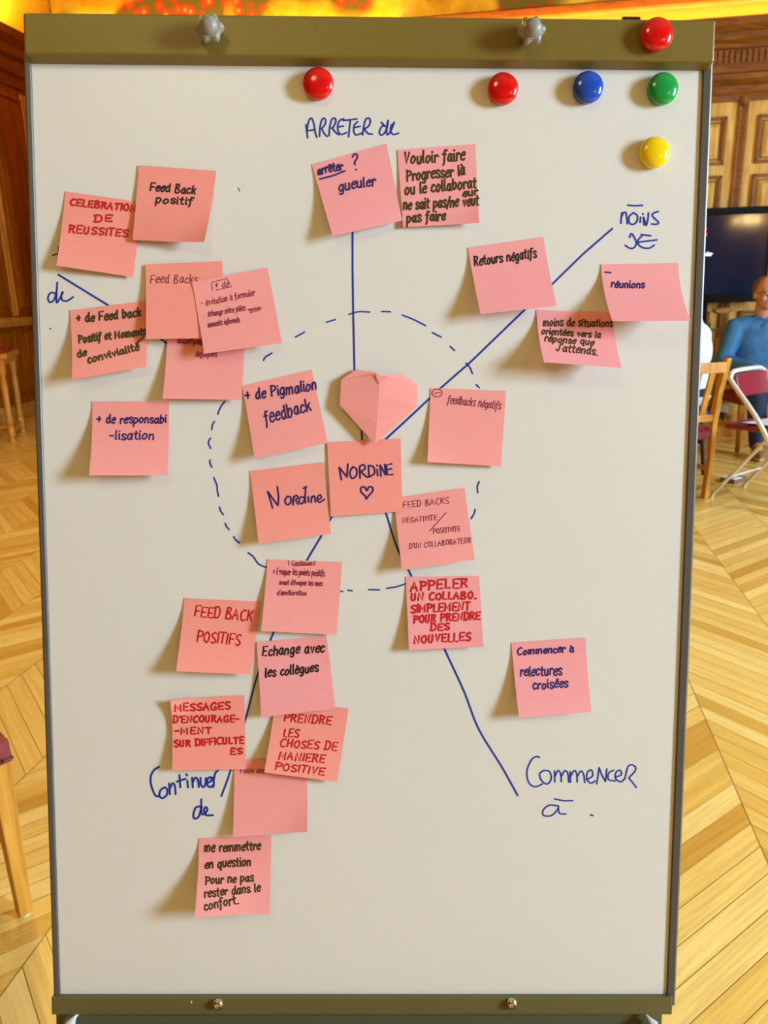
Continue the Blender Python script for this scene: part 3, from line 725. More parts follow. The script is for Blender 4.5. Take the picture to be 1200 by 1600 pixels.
# ------------------------------------------------------------------ sticky notes
def inv_h(quad):
    A = []
    for (u, v), (x, y) in zip(((0, 0), (1, 0), (1, 1), (0, 1)), quad):
        A.append([x, y, 1, 0, 0, 0, -u * x, -u * y, -u]); A.append([0, 0, 0, x, y, 1, -v * x, -v * y, -v])
    H = np.linalg.svd(np.array(A, float))[2][-1].reshape(3, 3)
    def f(x, y):
        q = H @ np.array([x, y, 1.0]); return q[0] / q[2], q[1] / q[2]
    return f
NOTES = []
def note(quad, lift, label, lines=(), strokes=(), pen='pen_navy', width=2.2, paper='paper_a', pw=1.7, curl=(0, 0, 0, 0), slant=0.12, extra=()):
    """quad: corners TL TR BR BL as seen; lift: their height off the board in mm; curl: extra mm right at each corner"""
    lf = [x / 1000 for x in lift]; cu = [x / 1000 for x in curl]
    uv = [np.array(px_uv(*p, l + c)) for p, l, c in zip(quad, lf, cu)]
    def S(s, t):
        q = (uv[0] * (1 - s) + uv[1] * s) * (1 - t) + (uv[3] * (1 - s) + uv[2] * s) * t
        top = lf[0] * (1 - s) + lf[1] * s; bot = lf[3] * (1 - s) + lf[2] * s
        tt = min(max(t, 0), 1.05)
        w = top + (bot - top) * tt ** pw
        for k, (a, b) in enumerate(((0, 0), (1, 0), (1, 1), (0, 1))):
            if cu[k]:
                d = max(0.0, 1 - (abs(s - a) + abs(t - b)) / 0.55); w += cu[k] * d * d
        return q, w
    def P(s, t, e=0.0):
        q, w = S(s, t); return bpt(q[0], q[1], w + e)
    n = 18; bm = nbm()
    top = [[bm.verts.new(V(P(i / n, j / n, 0.00006))) for i in range(n + 1)] for j in range(n + 1)]
    bot = [[bm.verts.new(V(P(i / n, j / n, -0.00006))) for i in range(n + 1)] for j in range(n + 1)]
    for j in range(n):
        for i in range(n):
            bm.faces.new((top[j][i], top[j + 1][i], top[j + 1][i + 1], top[j][i + 1])); bm.faces.new((bot[j][i], bot[j][i + 1], bot[j + 1][i + 1], bot[j + 1][i]))
    ed = [(0, i) for i in range(n)] + [(j, n) for j in range(n)] + [(n, n - i) for i in range(n)] + [(n - j, 0) for j in range(n)]
    for a, b in zip(ed, ed[1:] + ed[:1]): bm.faces.new((top[a[0]][a[1]], top[b[0]][b[1]], bot[b[0]][b[1]], bot[a[0]][a[1]]))
    o = obj('sticky_note', bm, MT[paper], loc=P(.5, .5), smooth=True)
    tag(o, label, 'sticky note', 'pink sticky notes on the whiteboard')
    ih = inv_h(quad)
    # the visible outline bends with the sheet: correct the drawing map by a short search
    def fm(px, py):
        s, t = ih(px, py)
        for _ in range(4):
            q, w = S(s, t); u, v = px_uv(px, py, w)
            e = np.array([u, v]) - q
            ds = uv[1] - uv[0]; dt = uv[3] - uv[0]
            m = np.linalg.solve(np.array([ds, dt]).T, e); s += m[0]; t += m[1]
        return P(s, t, 0.00025)
    def put(sts, pn, wd): ink('handwriting', sts, wd * (0.98 if wd > 2 else 1.0), MT[pn], o, fm)
    sts = []
    for ln in lines: sts += text(*ln, slant=slant)
    sts += list(strokes)
    if sts: put(sts, pen, width)
    for sts2, pn, wd in extra: put(sts2, pn, wd)
    NOTES.append((label, o)); return o
def tl(s, z, a, b, cap):
    (x0, y0), (x1, y1) = z(a, b); return (s, x0, y0, x1, y1, cap)

note([(102, 299), (222, 316), (208, 433), (88, 415)], (.5, .5, 3.5, 9), 'pink note with thick red capitals CELEBRATION DE REUSSITES',
     [tl('CELEBRATION', z1, (145, 240), (460, 272), 10), tl('DE', z1, (258, 318), (352, 318), 10), tl('REUSSITES', z1, (140, 368), (424, 391), 11)], pen='pen_red', width=3.2, paper='paper_b')
note([(217, 258), (338, 267), (319, 378), (207, 375)], (1.2, 1.0, 12, 5.5), 'pink note reading Feed Back positif in black, beside the red CELEBRATION note',
     [tl('Feed Back', z1, (520, 172), (738, 190), 13), tl('positif', z1, (545, 230), (725, 240), 12)], pen='pen_black', width=2.8, paper='paper_b', curl=(0, 0, 4, 0))
note([(263, 506), (384, 506), (377, 625), (254, 623)], (.5, .5, 6, 9), 'pink note half covered by two notes, only the thin word équipes showing',
     [tl('accompag', z2, (650, 288), (770, 292), 9), tl('équipes', z2, (735, 352), (838, 350), 9)], pen='pen_plum', width=1.4, paper='paper_a')
note([(109, 485), (227, 470), (229, 573), (112, 593)], (.5, .5, 8, 16), 'pink note reading + de Feed back Positif et Moments de convivialité in olive ink',
     [tl('+ de Feed back', z2, (178, 193), (484, 162), 13), tl('Positif et Moments', z2, (188, 288), (508, 248), 12), tl('de', z2, (183, 358), (230, 346), 11), tl('convivialité', z2, (230, 384), (476, 318), 11)],
     strokes=[z2((458, 292), (495, 258))], pen='pen_olive', width=3.0, paper='paper_b')
note([(227, 413), (347, 408), (352, 528), (228, 530)], (2.0, 1.5, 9, 10.5), 'pink note with only Feed Backs in thin plum ink, partly under the tilted + de note',
     [tl('Feed Backs', z1, (522, 606), (748, 606), 13)], pen='pen_plum', width=1.4, paper='paper_b')
note([(300, 441), (418, 418), (440, 536), (319, 553)], (3.5, 1.2, 12, 15), 'tilted pink note with a boxed + de and three thin lines of writing',
     [tl('+ de', z1, (828, 632), (896, 622), 10), tl('- invitation à formuler', z2, (765, 118), (1018, 64), 10), tl('échange entre pôles', z2, (795, 165), (972, 134), 9), tl('inter', z2, (992, 148), (1048, 132), 7), tl('moments informels', z2, (795, 215), (945, 190), 9)],
     strokes=[z1((816, 640), (812, 604), (884, 586), (908, 624), (832, 640)), z2((982, 130), (1036, 126)), z2((984, 134), (1034, 124))], pen='pen_plum', width=1.2)
note([(144, 627), (264, 627), (262, 743), (139, 743)], (.5, .5, 10, 18), 'pink note reading + de responsabilisation in navy ink',
     [tl('+ de responsabi', z2, (272, 664), (602, 662), 13), tl('-lisation', z2, (330, 740), (545, 740), 14)], pen='pen_navy', width=2.5)
note([(487, 257), (604, 224), (628.5, 344.5), (520, 369)], (.5, .5, 7, 13), 'tilted pink note with arrêter underlined and gueuler below it',
     [tl('arrêter', z3, (135, 424), (287, 394), 13), tl('gueuler', z3, (258, 520), (480, 488), 16)],
     strokes=[z3((148, 450), (225, 430), (297, 402)), cr(z3((340, 322), (352, 303), (368, 308), (366, 330), (354, 350), (355, 366))), z3((361, 392), (363, 396))], pen='pen_navy', width=2.8, paper='paper_c')
note([(621, 234), (743, 225), (749, 348), (630, 355)], (.6, .5, 5, 4), 'pink note filled with five lines of olive writing starting Vouloir faire',
     [tl('Vouloir faire', z3, (640, 362), (1002, 338), 18), tl('Progresser là', z3, (655, 462), (1002, 426), 17), tl('ou le collaborat', z3, (645, 540), (1068, 500), 17), tl('eur', z3, (985, 555), (1078, 540), 11), tl('ne sait pas/ne veut', z3, (635, 627), (1082, 603), 16), tl('pas faire', z3, (655, 705), (888, 690), 15)],
     pen='pen_olive', width=3.0, paper='paper_c', curl=(0, 0, 3, 0))
note([(838, 484), (957, 489), (972, 575), (850, 566)], (.5, .5, 24, 26), 'short looking pink note reading moins de situations, below the réunions note',
     [tl('moins de situations', z4, (422, 597), (735, 601), 12), tl('orientées vers la', z4, (415, 633), (682, 652), 10), tl('réponse que', z4, (428, 665), (652, 684), 10), tl("J'attends.", z4, (480, 708), (668, 728), 12)],
     pen='pen_olive', width=2.3, paper='paper_c', pw=1.9)
note([(731, 387), (849, 370), (870, 478), (751, 491)], (.5, .5, 15, 17), 'pink note with only Retours négatifs in black ink at its top',
     [tl('Retours négatifs', z4, (116, 330), (397, 292), 15)], pen='pen_black', width=2.5, paper='paper_c')
note([(939, 413), (1060, 411), (1079, 501), (957, 502)], (.6, .6, 28, 30), 'pink note reading réunions after a dash, reaching the right edge of the board',
     [tl('réunions', z4, (725, 426), (878, 428), 11)], strokes=[z4((700, 358), (727, 360))], pen='pen_navy', width=2.5, paper='paper_c', pw=1.9)
note([(378, 603), (487, 577.5), (512, 692), (398, 717)], (.5, .5, 9, 13), 'tilted pink note reading + de Pigmalion feedback in navy ink',
     [tl('+ de Pigmalion', z5, (152, 400), (422, 356), 17), tl('feedback', z5, (226, 488), (402, 434), 20)], pen='pen_navy', width=2.8)
note([(673, 606), (791, 611), (783, 729), (668, 722)], (.5, .5, 5, 7), 'pink note with small thin writing feedbacks négatifs and a circled minus',
     [tl('feedbacks négatifs', z5, (908, 408), (1110, 432), 13)], strokes=[cr([(683 + 8 * math.cos(a), 614 + 6 * math.sin(a)) for a in [2 * PI * k / 10 for k in range(11)]]), [(679, 614.5), (688, 613)]], pen='pen_plum', width=1.3, curl=(0, 0, 0, 2))
note([(615, 778), (726, 762), (742, 874), (628, 891)], (.5, .5, 9, 13), 'pink note with thin capitals FEED BACKS NEGATIVITE over POSITIVITE',
     [tl('FEED BACKS', z6, (748, 340), (968, 318), 9), tl('NEGATIVITE', z6, (745, 413), (912, 396), 8), tl('POSITIVITE', z6, (890, 462), (1020, 450), 8), tl("D'UN COLLABORATEUR", z6, (778, 533), (1070, 502), 8)],
     strokes=[z6((874, 450), (952, 362))], pen='pen_plum', width=1.2)
note([(390, 736), (506, 722), (517, 834), (404, 850)], (.5, .5, 6, 11), 'pink note with a name in joined script only, left of the central note',
     strokes=[cr(z6((138, 342), (128, 305), (115, 264))), z6((116, 264), (163, 330)), cr(z6((163, 330), (166, 290), (160, 240))), cr(z6((208, 286), (196, 306), (206, 326), (224, 314), (222, 292), (208, 286))),
              z6((234, 328), (236, 288)), cr(z6((235, 296), (248, 282), (257, 290), (246, 304))), z6((246, 304), (258, 324)), cr(z6((286, 292), (270, 290), (262, 308), (272, 322), (286, 306), (292, 270), (293, 244))), z6((291, 286), (292, 318)), z6((305, 288), (307, 314)), z6((282, 250), (298, 240)),
              z6((319, 316), (321, 288)), cr(z6((321, 296), (331, 284), (337, 294), (339, 314))), cr(z6((350, 302), (366, 294), (362, 280), (350, 288), (349, 306), (360, 314), (382, 300)))], pen='pen_navy', width=2.7, paper='paper_b')
note([(511, 691), (626, 685), (629, 799), (517, 807)], (1.2, 1.0, 3.5, 5), 'central pink note with a name in capitals above a small drawn heart',
     strokes=[z6((461, 210), (450, 150)), z6((450, 150), (487, 196)), z6((487, 196), (491, 134)), cr(z6((514, 148), (500, 175), (510, 202), (530, 190), (532, 160), (514, 148))), z6((548, 202), (546, 146)), cr(z6((544, 148), (564, 138), (572, 156), (550, 172))), z6((552, 172), (582, 198)),
              z6((590, 196), (588, 142)), cr(z6((586, 142), (610, 148), (616, 178), (590, 197))), z6((628, 160), (631, 190)), z6((626, 140), (629, 144)), z6((646, 192), (642, 140)), z6((642, 140), (668, 186)), z6((668, 186), (664, 136)), z6((697, 134), (672, 140), (676, 186), (702, 184)), z6((674, 162), (696, 157)),
              cr(z6((578, 300), (572, 285), (552, 264), (554, 245), (570, 243), (580, 260), (590, 242), (606, 245), (607, 262), (590, 282), (577, 298)))], pen='pen_navy', width=2.8, paper='paper_b')
note([(288, 934.5), (407, 940), (392, 1054), (275, 1049)], (.5, .5, 8, 15), 'pink note with red capitals FEED BACK POSITIFS',
     [tl('FEED BACK', z7, (275, 208), (582, 236), 16), tl('POSITIFS', z7, (288, 343), (522, 360), 17)], pen='pen_red', width=2.5, paper='paper_b')
note([(418, 874), (535, 878), (526, 992), (408, 986)], (.6, .5, 5, 9), 'pink note with four lines of tiny thin writing under a boxed word',
     [tl('Continuer', z6, (226, 608), (326, 608), 6), tl('+ Evoquer les points positifs', z6, (138, 652), (382, 660), 10), tl("avant d'évoquer les axes", z6, (168, 700), (372, 706), 8), tl("d'amélioration", z6, (158, 748), (298, 751), 8)],
     strokes=[z6((212, 588), (214, 608)), z6((236, 612), (334, 608)), z6((334, 606), (336, 590))], pen='pen_plum', width=1.2)
note([(401, 1003), (510, 994), (524, 1107), (408, 1121)], (1.2, .5, 6, 8), 'pink note reading Echange avec les collègues in black ink',
     [tl('Echange avec', z7, (630, 416), (958, 394), 15), tl('les collègues', z7, (645, 526), (926, 496), 14)], pen='pen_black', width=2.6, paper='paper_c', slant=.2, curl=(0, 2, 0, 0))
note([(366, 1187), (480, 1185), (480, 1300), (364, 1308.6)], (.5, .5, 5, 9), 'nearly blank pink note below the MESSAGES and PRENDRE notes',
     [tl('Faire des', z8, (583, 426), (715, 426), 8)], pen='pen_plum', width=1.1, curl=(0, 0, 4, 0))
note([(266, 1095), (382, 1086), (384, 1202), (269, 1204)], (1.0, .8, 3.5, 8), "pink note with red capitals MESSAGES D'ENCOURAGEMENT",
     [tl('MESSAGES', z8, (240, 104), (538, 92), 11), tl("D'ENCOURAGE-", z8, (233, 163), (582, 160), 10), tl('-MENT', z8, (242, 223), (440, 220), 10), tl('SUR DIFFICULTÉ', z8, (238, 290), (608, 270), 10), tl('ÉS', z8, (530, 328), (602, 325), 9)],
     pen='pen_red', width=3.0, paper='paper_b', curl=(7, 0, 0, 0), slant=.05)
note([(431, 1094), (545, 1107), (527, 1222), (413, 1207)], (.6, .6, 7, 11.5), 'pink note with red capitals PRENDRE LES CHOSES DE MANIERE POSITIVE',
     [tl('PRENDRE', z8, (808, 156), (1062, 173), 12), tl('LES', z8, (805, 236), (892, 240), 12), tl('CHOSES DE', z8, (788, 288), (1090, 308), 12), tl('MANIERE', z8, (780, 354), (1028, 370), 12), tl('POSITIVE', z8, (762, 408), (1026, 437), 11)],
     pen='pen_red', width=2.6, paper='paper_b', slant=.2)
note([(311, 1309.5), (424, 1305.6), (420.5, 1428), (304, 1434.6)], (.5, .5, 12, 25), 'lowest pink note, starting me remmettre en question in olive ink',
     [tl('me remmettre', z8, (395, 838), (692, 824), 14), tl('en question', z8, (398, 922), (642, 908), 14), tl('Pour ne pas', z8, (402, 1006), (656, 988), 13), tl('rester dans le', z8, (395, 1074), (692, 1040), 13), tl('confort.', z8, (395, 1142), (578, 1104), 14)],
     pen='pen_olive', width=2.6, curl=(0, 0, 3, 0))
note([(634, 901), (749, 900), (755.7, 1011), (639, 1016)], (.5, .5, 6, 9), 'pink note filled with six lines of thick red capitals starting APPELER',
     [tl('APPELER', z6, (783, 732), (1058, 710), 14), tl('UN COLLABO.', z6, (783, 776), (1092, 764), 11), tl('SIMPLEMENT', z6, (783, 832), (1065, 818), 12), tl('POUR PRENDRE', z6, (797, 880), (1114, 860), 11), tl('DES', z6, (876, 916), (970, 912), 10), tl('NOUVELLES', z6, (797, 976), (1070, 960), 12)],
     pen='pen_red', width=3.2, paper='paper_c', curl=(0, 0, 2, 0), slant=.15)
note([(799, 1004), (914.7, 996), (924, 1112), (811, 1121.5)], (.5, .5, 10, 14), 'pink note reading Commencer à relectures croisées, alone at lower right',
     [tl('Commencer à', z9, (536, 410), (792, 394), 11), tl('relectures', z9, (548, 504), (738, 498), 15), tl('croisées', z9, (605, 564), (766, 551), 14)], pen='pen_navy', width=2.6, paper='paper_c')

# folded paper heart above the central note
hp = [(533, 593), (557, 577), (587, 582), (593, 586), (628, 584), (652, 601), (651, 635), (586, 694), (531, 633)]
lf = {0: 5, 1: 3, 2: 5, 3: 8.5, 4: 3, 5: 4, 6: 6, 7: 6.5, 8: 7}
hw_ = [bpt(*px_uv(x, y, lf[i] / 1000), lf[i] / 1000) for i, (x, y) in enumerate(hp)]
mid = [bpt(*px_uv(x, y, w / 1000), w / 1000) for x, y, w in ((592, 620, 9.5), (589, 660, 8.8))]
bm = nbm()
def heart_layer(e):
    v = [bm.verts.new(V(p + BN * e)) for p in hw_]; m = [bm.verts.new(V(p + BN * e)) for p in mid]
    bm.faces.new((v[0], v[8], m[0], v[3])); bm.faces.new((v[8], v[7], m[1], m[0])); bm.faces.new((v[0], v[3], v[2], v[1]))
    bm.faces.new((v[3], m[0], v[6], v[5])); bm.faces.new((v[3], v[5], v[4])); bm.faces.new((m[0], m[1], v[7], v[6]))
    return v
va_, vb_ = heart_layer(0.0003), heart_layer(-0.0006)
for i in range(9): bm.faces.new((va_[i], va_[(i + 1) % 9], vb_[(i + 1) % 9], vb_[i]))
o = obj('paper_heart', bm, MT['paper_a'], loc=mid[0])
tag(o, 'folded pink paper heart standing on the top edge of the central note', 'paper heart')
bm = nbm(); fp = [(587, 582), (593, 586), (607, 588), (604, 592), (592, 600), (588, 590)]
add_prism(bm, [bpt(*px_uv(x, y, .0089), .0092) for x, y in fp], [bpt(*px_uv(x, y, .0089), .0097) for x, y in fp])
obj('folded_tip', bm, MT['paper_a'], o, world=True)

# ------------------------------------------------------------------ chairs
def wooden_chair(label, loc, rotz):
    """beech side chair, burgundy leather seat; faces local +y"""
    t = thing('wooden_chair', label, 'chair', loc, rotz, 'beech and leather chairs')
    for sx in (-1, 1):
        bm = nbm()
        prof = [(-.20, 0.0), (-.215, .25), (-.21, .45), (-.235, .66), (-.275, .845)]
        for (ya, za), (yb, zb) in zip(prof, prof[1:]):
            a, b = .018, .018
            add_prism(bm, [(sx * .195 - a, ya - a, za), (sx * .195 + a, ya - a, za), (sx * .195 + a, ya + a, za), (sx * .195 - a, ya + a, za)],
                      [(sx * .195 - b, yb - b, zb), (sx * .195 + b, yb - b, zb), (sx * .195 + b, yb + b, zb), (sx * .195 - b, yb + b, zb)])
        l = obj('leg', bm, MT['chair_wood'], t, bevel=.003)
        bm = nbm(); add_lathe(bm, [(0, -.0), (.012, 0), (.014, .008), (0, .008)], 14, lambda x, y, z: (sx * .195 + x, -.20 + y, z)); obj('glide', bm, MT['rubber'], l)
        bm = nbm(); a, b = .0135, .020
        add_prism(bm, [(sx * .2 - a, .2 - a, .006), (sx * .2 + a, .2 - a, .006), (sx * .2 + a, .2 + a, .006), (sx * .2 - a, .2 + a, .006)],
                  [(sx * .2 - b, .2 - b, .375), (sx * .2 + b, .2 - b, .375), (sx * .2 + b, .2 + b, .375), (sx * .2 - b, .2 + b, .375)])
        l = obj('leg', bm, MT['chair_wood'], t, bevel=.003)
        bm = nbm(); add_lathe(bm, [(0, 0), (.010, 0), (.013, .009), (0, .009)], 14, lambda x, y, z: (sx * .2 + x, .2 + y, z)); obj('glide', bm, MT['rubber'], l)
    bm = nbm()
    for sx in (-1, 1): add_box(bm, sx * .197 - .010, sx * .197 + .010, -.19, .19, .17, .195)
    add_box(bm, -.19, .19, -.01, .01, .172, .193); obj('stretcher', bm, MT['chair_wood'], t)
    bm = nbm(); add_box(bm, -.178, .178, -.292, -.262, .765, .825); obj('top_rail', bm, MT['chair_wood'], t, bevel=.004)
    bm = nbm(); add_box(bm, -.178, .178, -.228, -.208, .475, .515); obj('lower_rail', bm, MT['chair_wood'], t, bevel=.003)
    for x in (-.095, 0, .095):
        bm = nbm(); add_prism(bm, [(x - .018, -.226, .51), (x + .018, -.226, .51), (x + .018, -.212, .51), (x - .018, -.212, .51)],
                              [(x - .018, -.284, .77), (x + .018, -.284, .77), (x + .018, -.270, .77), (x - .018, -.270, .77)]); obj('slat', bm, MT['chair_wood'], t)
    bm = nbm(); n = 14; g = [[None] * (n + 1) for _ in range(n + 1)]
    for j in range(n + 1):
        for i in range(n + 1):
            x, y = -1 + 2 * i / n, -1 + 2 * j / n
            e = (1 - abs(x) ** 4) * (1 - abs(y) ** 4)
            g[j][i] = bm.verts.new((x * .222, y * .222, .418 + .034 * e ** .5))
    for j in range(n):
        for i in range(n): bm.faces.new((g[j][i], g[j][i + 1], g[j + 1][i + 1], g[j + 1][i]))
    ring = [g[0][i] for i in range(n)] + [g[j][n] for j in range(n)] + [g[n][n - i] for i in range(n)] + [g[n - j][0] for j in range(n)]
    low = [bm.verts.new((v.co.x * 1.0, v.co.y * 1.0, .372)) for v in ring]
    for i in range(len(ring)): bm.faces.new((ring[i], ring[(i + 1) % len(ring)], low[(i + 1) % len(ring)], low[i]))
    bm.faces.new(low[::-1])
    st = obj('seat', bm, MT['leather'], t, smooth=False, bevel=0)
    bm = nbm()
    for k in range(12):
        x = -.205 + .41 * k / 11
        for q in ((x, -.223), (x, .223), (-.223, x), (.223, x)): add_ball(bm, (q[0], q[1], .379), .0055, 1)
    for a, b, c, d in ((-.2245, .2245, -.2245, -.2215), (-.2245, .2245, .2215, .2245), (-.2245, -.2215, -.2245, .2245), (.2215, .2245, -.2245, .2245)): add_box(bm, a, b, c, d, .3765, .3815)
    obj('nail_trim', bm, MT['brass'], st)
    return t
# near the right edge: seen from behind, its right rear leg foot under pixel (1103, 778)
def place_foot(px, py, local, rot):
    f = at_z(px, py); c, s = math.cos(rot), math.sin(rot)
    return (f[0] - (c * local[0] - s * local[1]), f[1] - (s * local[0] + c * local[1]), 0)
rot = math.radians(20)
wooden_chair('beech chair with a burgundy leather seat at the right edge of the whiteboard, back turned', place_foot(1101, 778, (.195, -.20), rot), rot)
rot = math.radians(-135)
wooden_chair('beech chair at the lower left of which one pale leg shows beside the board', place_foot(39, 1428, (-.2, .2), rot), rot)

def folding_chair(label, loc, rotz):
    """steel tube folding chair with burgundy vinyl; faces local +y"""
    t = thing('folding_chair', label, 'chair', loc, rotz)
    hx = .195
    path = [(hx, .27, .008), (hx, .06, .44), (hx, -.155, .70), (hx * .97, -.172, .735), (hx * .85, -.178, .757), (hx * .5, -.18, .765)]
    full = path + [(-x, y, z) for x, y, z in path[::-1]]
    bm = nbm(); add_tube(bm, crom(full, 4), .0140, 10); fr = obj('main_frame', bm, MT['chrome'], t, smooth=True)
    for sx in (-1, 1):
        bm = nbm(); add_tube(bm, [(sx * .175, .10, .43), (sx * .19, -.225, .008)], .0105, 10); l = obj('leg', bm, MT['chrome'], t, smooth=True)
        bm = nbm(); add_tube(bm, [(sx * .19, -.221, 0.0), (sx * .189, -.212, .026)], .0125, 10); obj('foot_cap', bm, MT['rubber'], l)
        bm = nbm(); add_tube(bm, [(sx * hx, .272, 0.0), (sx * hx, .262, .026)], .0145, 10); obj('foot_cap', bm, MT['rubber'], fr)
    bm = nbm(); add_tube(bm, [(-.185, -.12, .145), (.185, -.12, .145)], .007, 8); obj('stretcher', bm, MT['chrome'], t, smooth=True)
    bm = nbm(); add_tube(bm, [(-.195, .18, .19), (.195, .18, .19)], .007, 8); obj('stretcher', bm, MT['chrome'], t, smooth=True)
    bm = nbm(); add_box(bm, -.178, .178, -.19, .21, .428, .458); obj('seat', bm, MT['vinyl'], t, bevel=.014, seg=3)
    bm = nbm(); n = 12; ra, rb = [], []
    for i in range(n + 1):
        x = -.176 + .352 * i / n; y = -.165 - .02 * (1 - (x / .18) ** 2)
        ra.append((x, y)); rb.append((x, y + .028))
    for lay in range(1):
        lo = [(x, y + .028, .615) for x, y in ra] + [(x, y + .055, .615) for x, y in ra[::-1]]
        hi = [(x, y - .004, .745) for x, y in ra] + [(x, y + .020, .745) for x, y in ra[::-1]]
        add_prism(bm, lo, hi)
    obj('backrest', bm, MT['vinyl'], t, bevel=.006)
    return t
fn, ff = at_z(1110, 777), at_z(1164, 760)
wax = (ff - fn)[:2] / np.linalg.norm((ff - fn)[:2]); fdir = np.array([wax[1], -wax[0]])
rot_f = math.atan2(-fdir[0], fdir[1])
fc = place_foot(1110, 777, (.19, -.225), rot_f)
folding_chair('chrome folding chair with burgundy vinyl cut by the right edge of the photo', fc, rot_f)
c_, s_ = math.cos(rot_f), math.sin(rot_f)
bm = nbm(); n = 6
def shp(x, y, z): return (fc[0] + c_ * x - s_ * y, fc[1] + s_ * x + c_ * y, z)
for i in range(n):
    x0, x1 = -.15 + .30 * i / n, -.15 + .30 * (i + 1) / n
    za, zb = .4605 + .010 * (i / n) ** 3, .4605 + .010 * ((i + 1) / n) ** 3
    add_prism(bm, [shp(x0, -.1, za), shp(x0, .12, za), shp(x0, .12, za + .002), shp(x0, -.1, za + .002)], [shp(x1, -.1, zb), shp(x1, .12, zb), shp(x1, .12, zb + .002), shp(x1, -.1, zb + .002)])
o = obj('paper_sheet', bm, MT['sheet'], loc=shp(0, 0, .46)); tag(o, 'white printed sheet lying on the folding chair seat', 'paper')

# ------------------------------------------------------------------ television on its stand
TN = -0.16
tu0, tz0 = wall_px(1100, 474, TN)[0], wall_px(1150, 472, TN)[2]
tz1 = wall_px(1150, 323.5, TN)[2]; tu1 = wall_px(1201, 400, TN)[0] + 0.01
TWd = (tz1 - tz0) * 1.76; tuc = tu1 - TWd / 2
tv = thing('television', 'large flat television with a dark navy screen on a stand by the panelled wall', 'television', V(room(tuc, TN + .05, 0)))
bm = nbm(); add_box(bm, tu1 - TWd, tu1, TN, TN + .05, tz0, tz1, rm); obj('casing', bm, MT['tv_black'], tv, world=True, bevel=.006)
ts = NT('tv_screen'); ts.set((0.004, 0.005, 0.009), 0.07, 0, 0.5)
ts.bs.inputs['Emission Color'].default_value = (*lin((8, 20, 40)), 1); ts.bs.inputs['Emission Strength'].default_value = 1.0
bz = 0.05
bm = nbm(); add_box(bm, tu1 - TWd + bz, tu1 - bz * .7, TN - .002, TN + .004, tz0 + bz * 1.3, tz1 - bz * 1.1, rm); scr = obj('screen', bm, ts.m, tv, world=True)
def tvmap(px, py):
    u, n, z = wall_px(px, py, TN - .0035); return room(u, n, z)
def tvink(sts, wd, mat, lab):
    o = ink('screen_text', sts, wd, mat, scr, tvmap); o['label'] = lab
tvink([cr([(1097, 356), (1102, 355), (1103.5, 359), (1100, 361.5)]), cr([(1100, 361.5), (1104, 365), (1102, 370), (1097, 369)])], 1.6, emit_mat('red_screen_pixels', lin((230, 70, 50)), 1.2), 'red symbol on the screen')
tvink(text('ouder', 1094, 399.5, 1113, 399.5, 6, jit=.1), 1.5, emit_mat('white_screen_pixels', (0.8, 0.95, 1.0), 1.2), 'white letters on the screen')
for du in (wall_px(1099.5, 488, TN + .02)[0], 2 * tuc - wall_px(1099.5, 488, TN + .02)[0]):
    bm = nbm(); add_box(bm, du - .022, du + .022, TN + .01, TN + .045, 0.02, tz0 + .1, rm); obj('stand_post', bm, MT['tv_black'], tv, world=True)
    bm = nbm(); add_box(bm, du - .03, du + .03, TN - .20, TN + .09, 0.0, 0.03, rm); obj('stand_foot', bm, MT['tv_black'], tv, world=True)
chandelier((-2.1, 3.9, 3.4), P_ADDED_CHANDELIER, 'added unseen chandelier that warms and brightens the far end of the room', (1.0, 0.72, 0.20))  # added out of view to light the background and the left floor
sc_p = room(2.61, N_FRONT, 2.45)
sco = thing('wall_sconce', 'brass wall sconce with three globe bulbs on the wall facing the television', 'wall lamp', V(sc_p))
bm = nbm(); add_lathe(bm, [(0, 0), (.06, 0), (.07, .015), (.04, .03), (0, .035)], 20, lambda x, y, z: sc_p + EU * x + EN * z + np.array([0, 0, y - .1])); obj('wall_plate', bm, MT['brass'], sco, world=True)
for k in (-1, 0, 1):
    q = lambda x, y, z: sc_p + EU * x + EN * y + np.array([0, 0, z])
    bm = nbm(); add_tube(bm, [q(0, .02, -.1), q(k * .12, .12, -.16), q(k * .19, .16, -.12), q(k * .19, .16, -.05)], .008, 8); a = obj('arm', bm, MT['brass'], sco, world=True, smooth=True)
    bm = nbm(); add_ball(bm, q(k * .19, .16, .0), .05, 3); obj('bulb', bm, MT['globe'], a, world=True, smooth=True)
lamp('sconce_light', V(room(2.61, N_FRONT + .42, 2.5)), P_CHANDELIER_FAR, C_WARM, 0.15)

# carved oval, door handle and wall socket on the panelling
u, _, z = wall_px(1130, 485)
bm = nbm(); add_lathe(bm, [(0.0, 0.0), (0.085, 0.0), (0.085, 0.012), (0.07, 0.022), (0.0, 0.026)], 28, lambda x, y, h: room(u + x * .9, -h, z + y * .30)); o = struct('trim_12', bm, MT['panel_rail'])
u, _, z = wall_px(1113, 514.5)
h = thing('door_handle', 'slim bright lever handle on the honey oak panelling', 'handle', V(room(u, 0, z)))
bm = nbm(); add_tube(bm, [room(u - .04, 0, z), room(u - .04, -.045, z), room(u - .02, -.05, z), room(u + .05, -.05, z)], .009, 8); obj('lever', bm, MT['steel'], h, world=True, smooth=True)
bm = nbm(); add_box(bm, u - .06, u - .02, -.006, 0, z - .05, z + .05, rm); obj('handle_plate', bm, MT['steel'], h, world=True)
u, _, z = wall_px(1128, 638, -.02)
h = thing('wall_socket', 'grey white socket box with a black plug low on the panelling', 'socket', V(room(u, 0, z)))
bm = nbm(); add_box(bm, u - .045, u + .045, -.065, 0.0, z - .03, z + .045, rm); obj('socket_box', bm, MT['pin_grey'], h, world=True, bevel=.006)
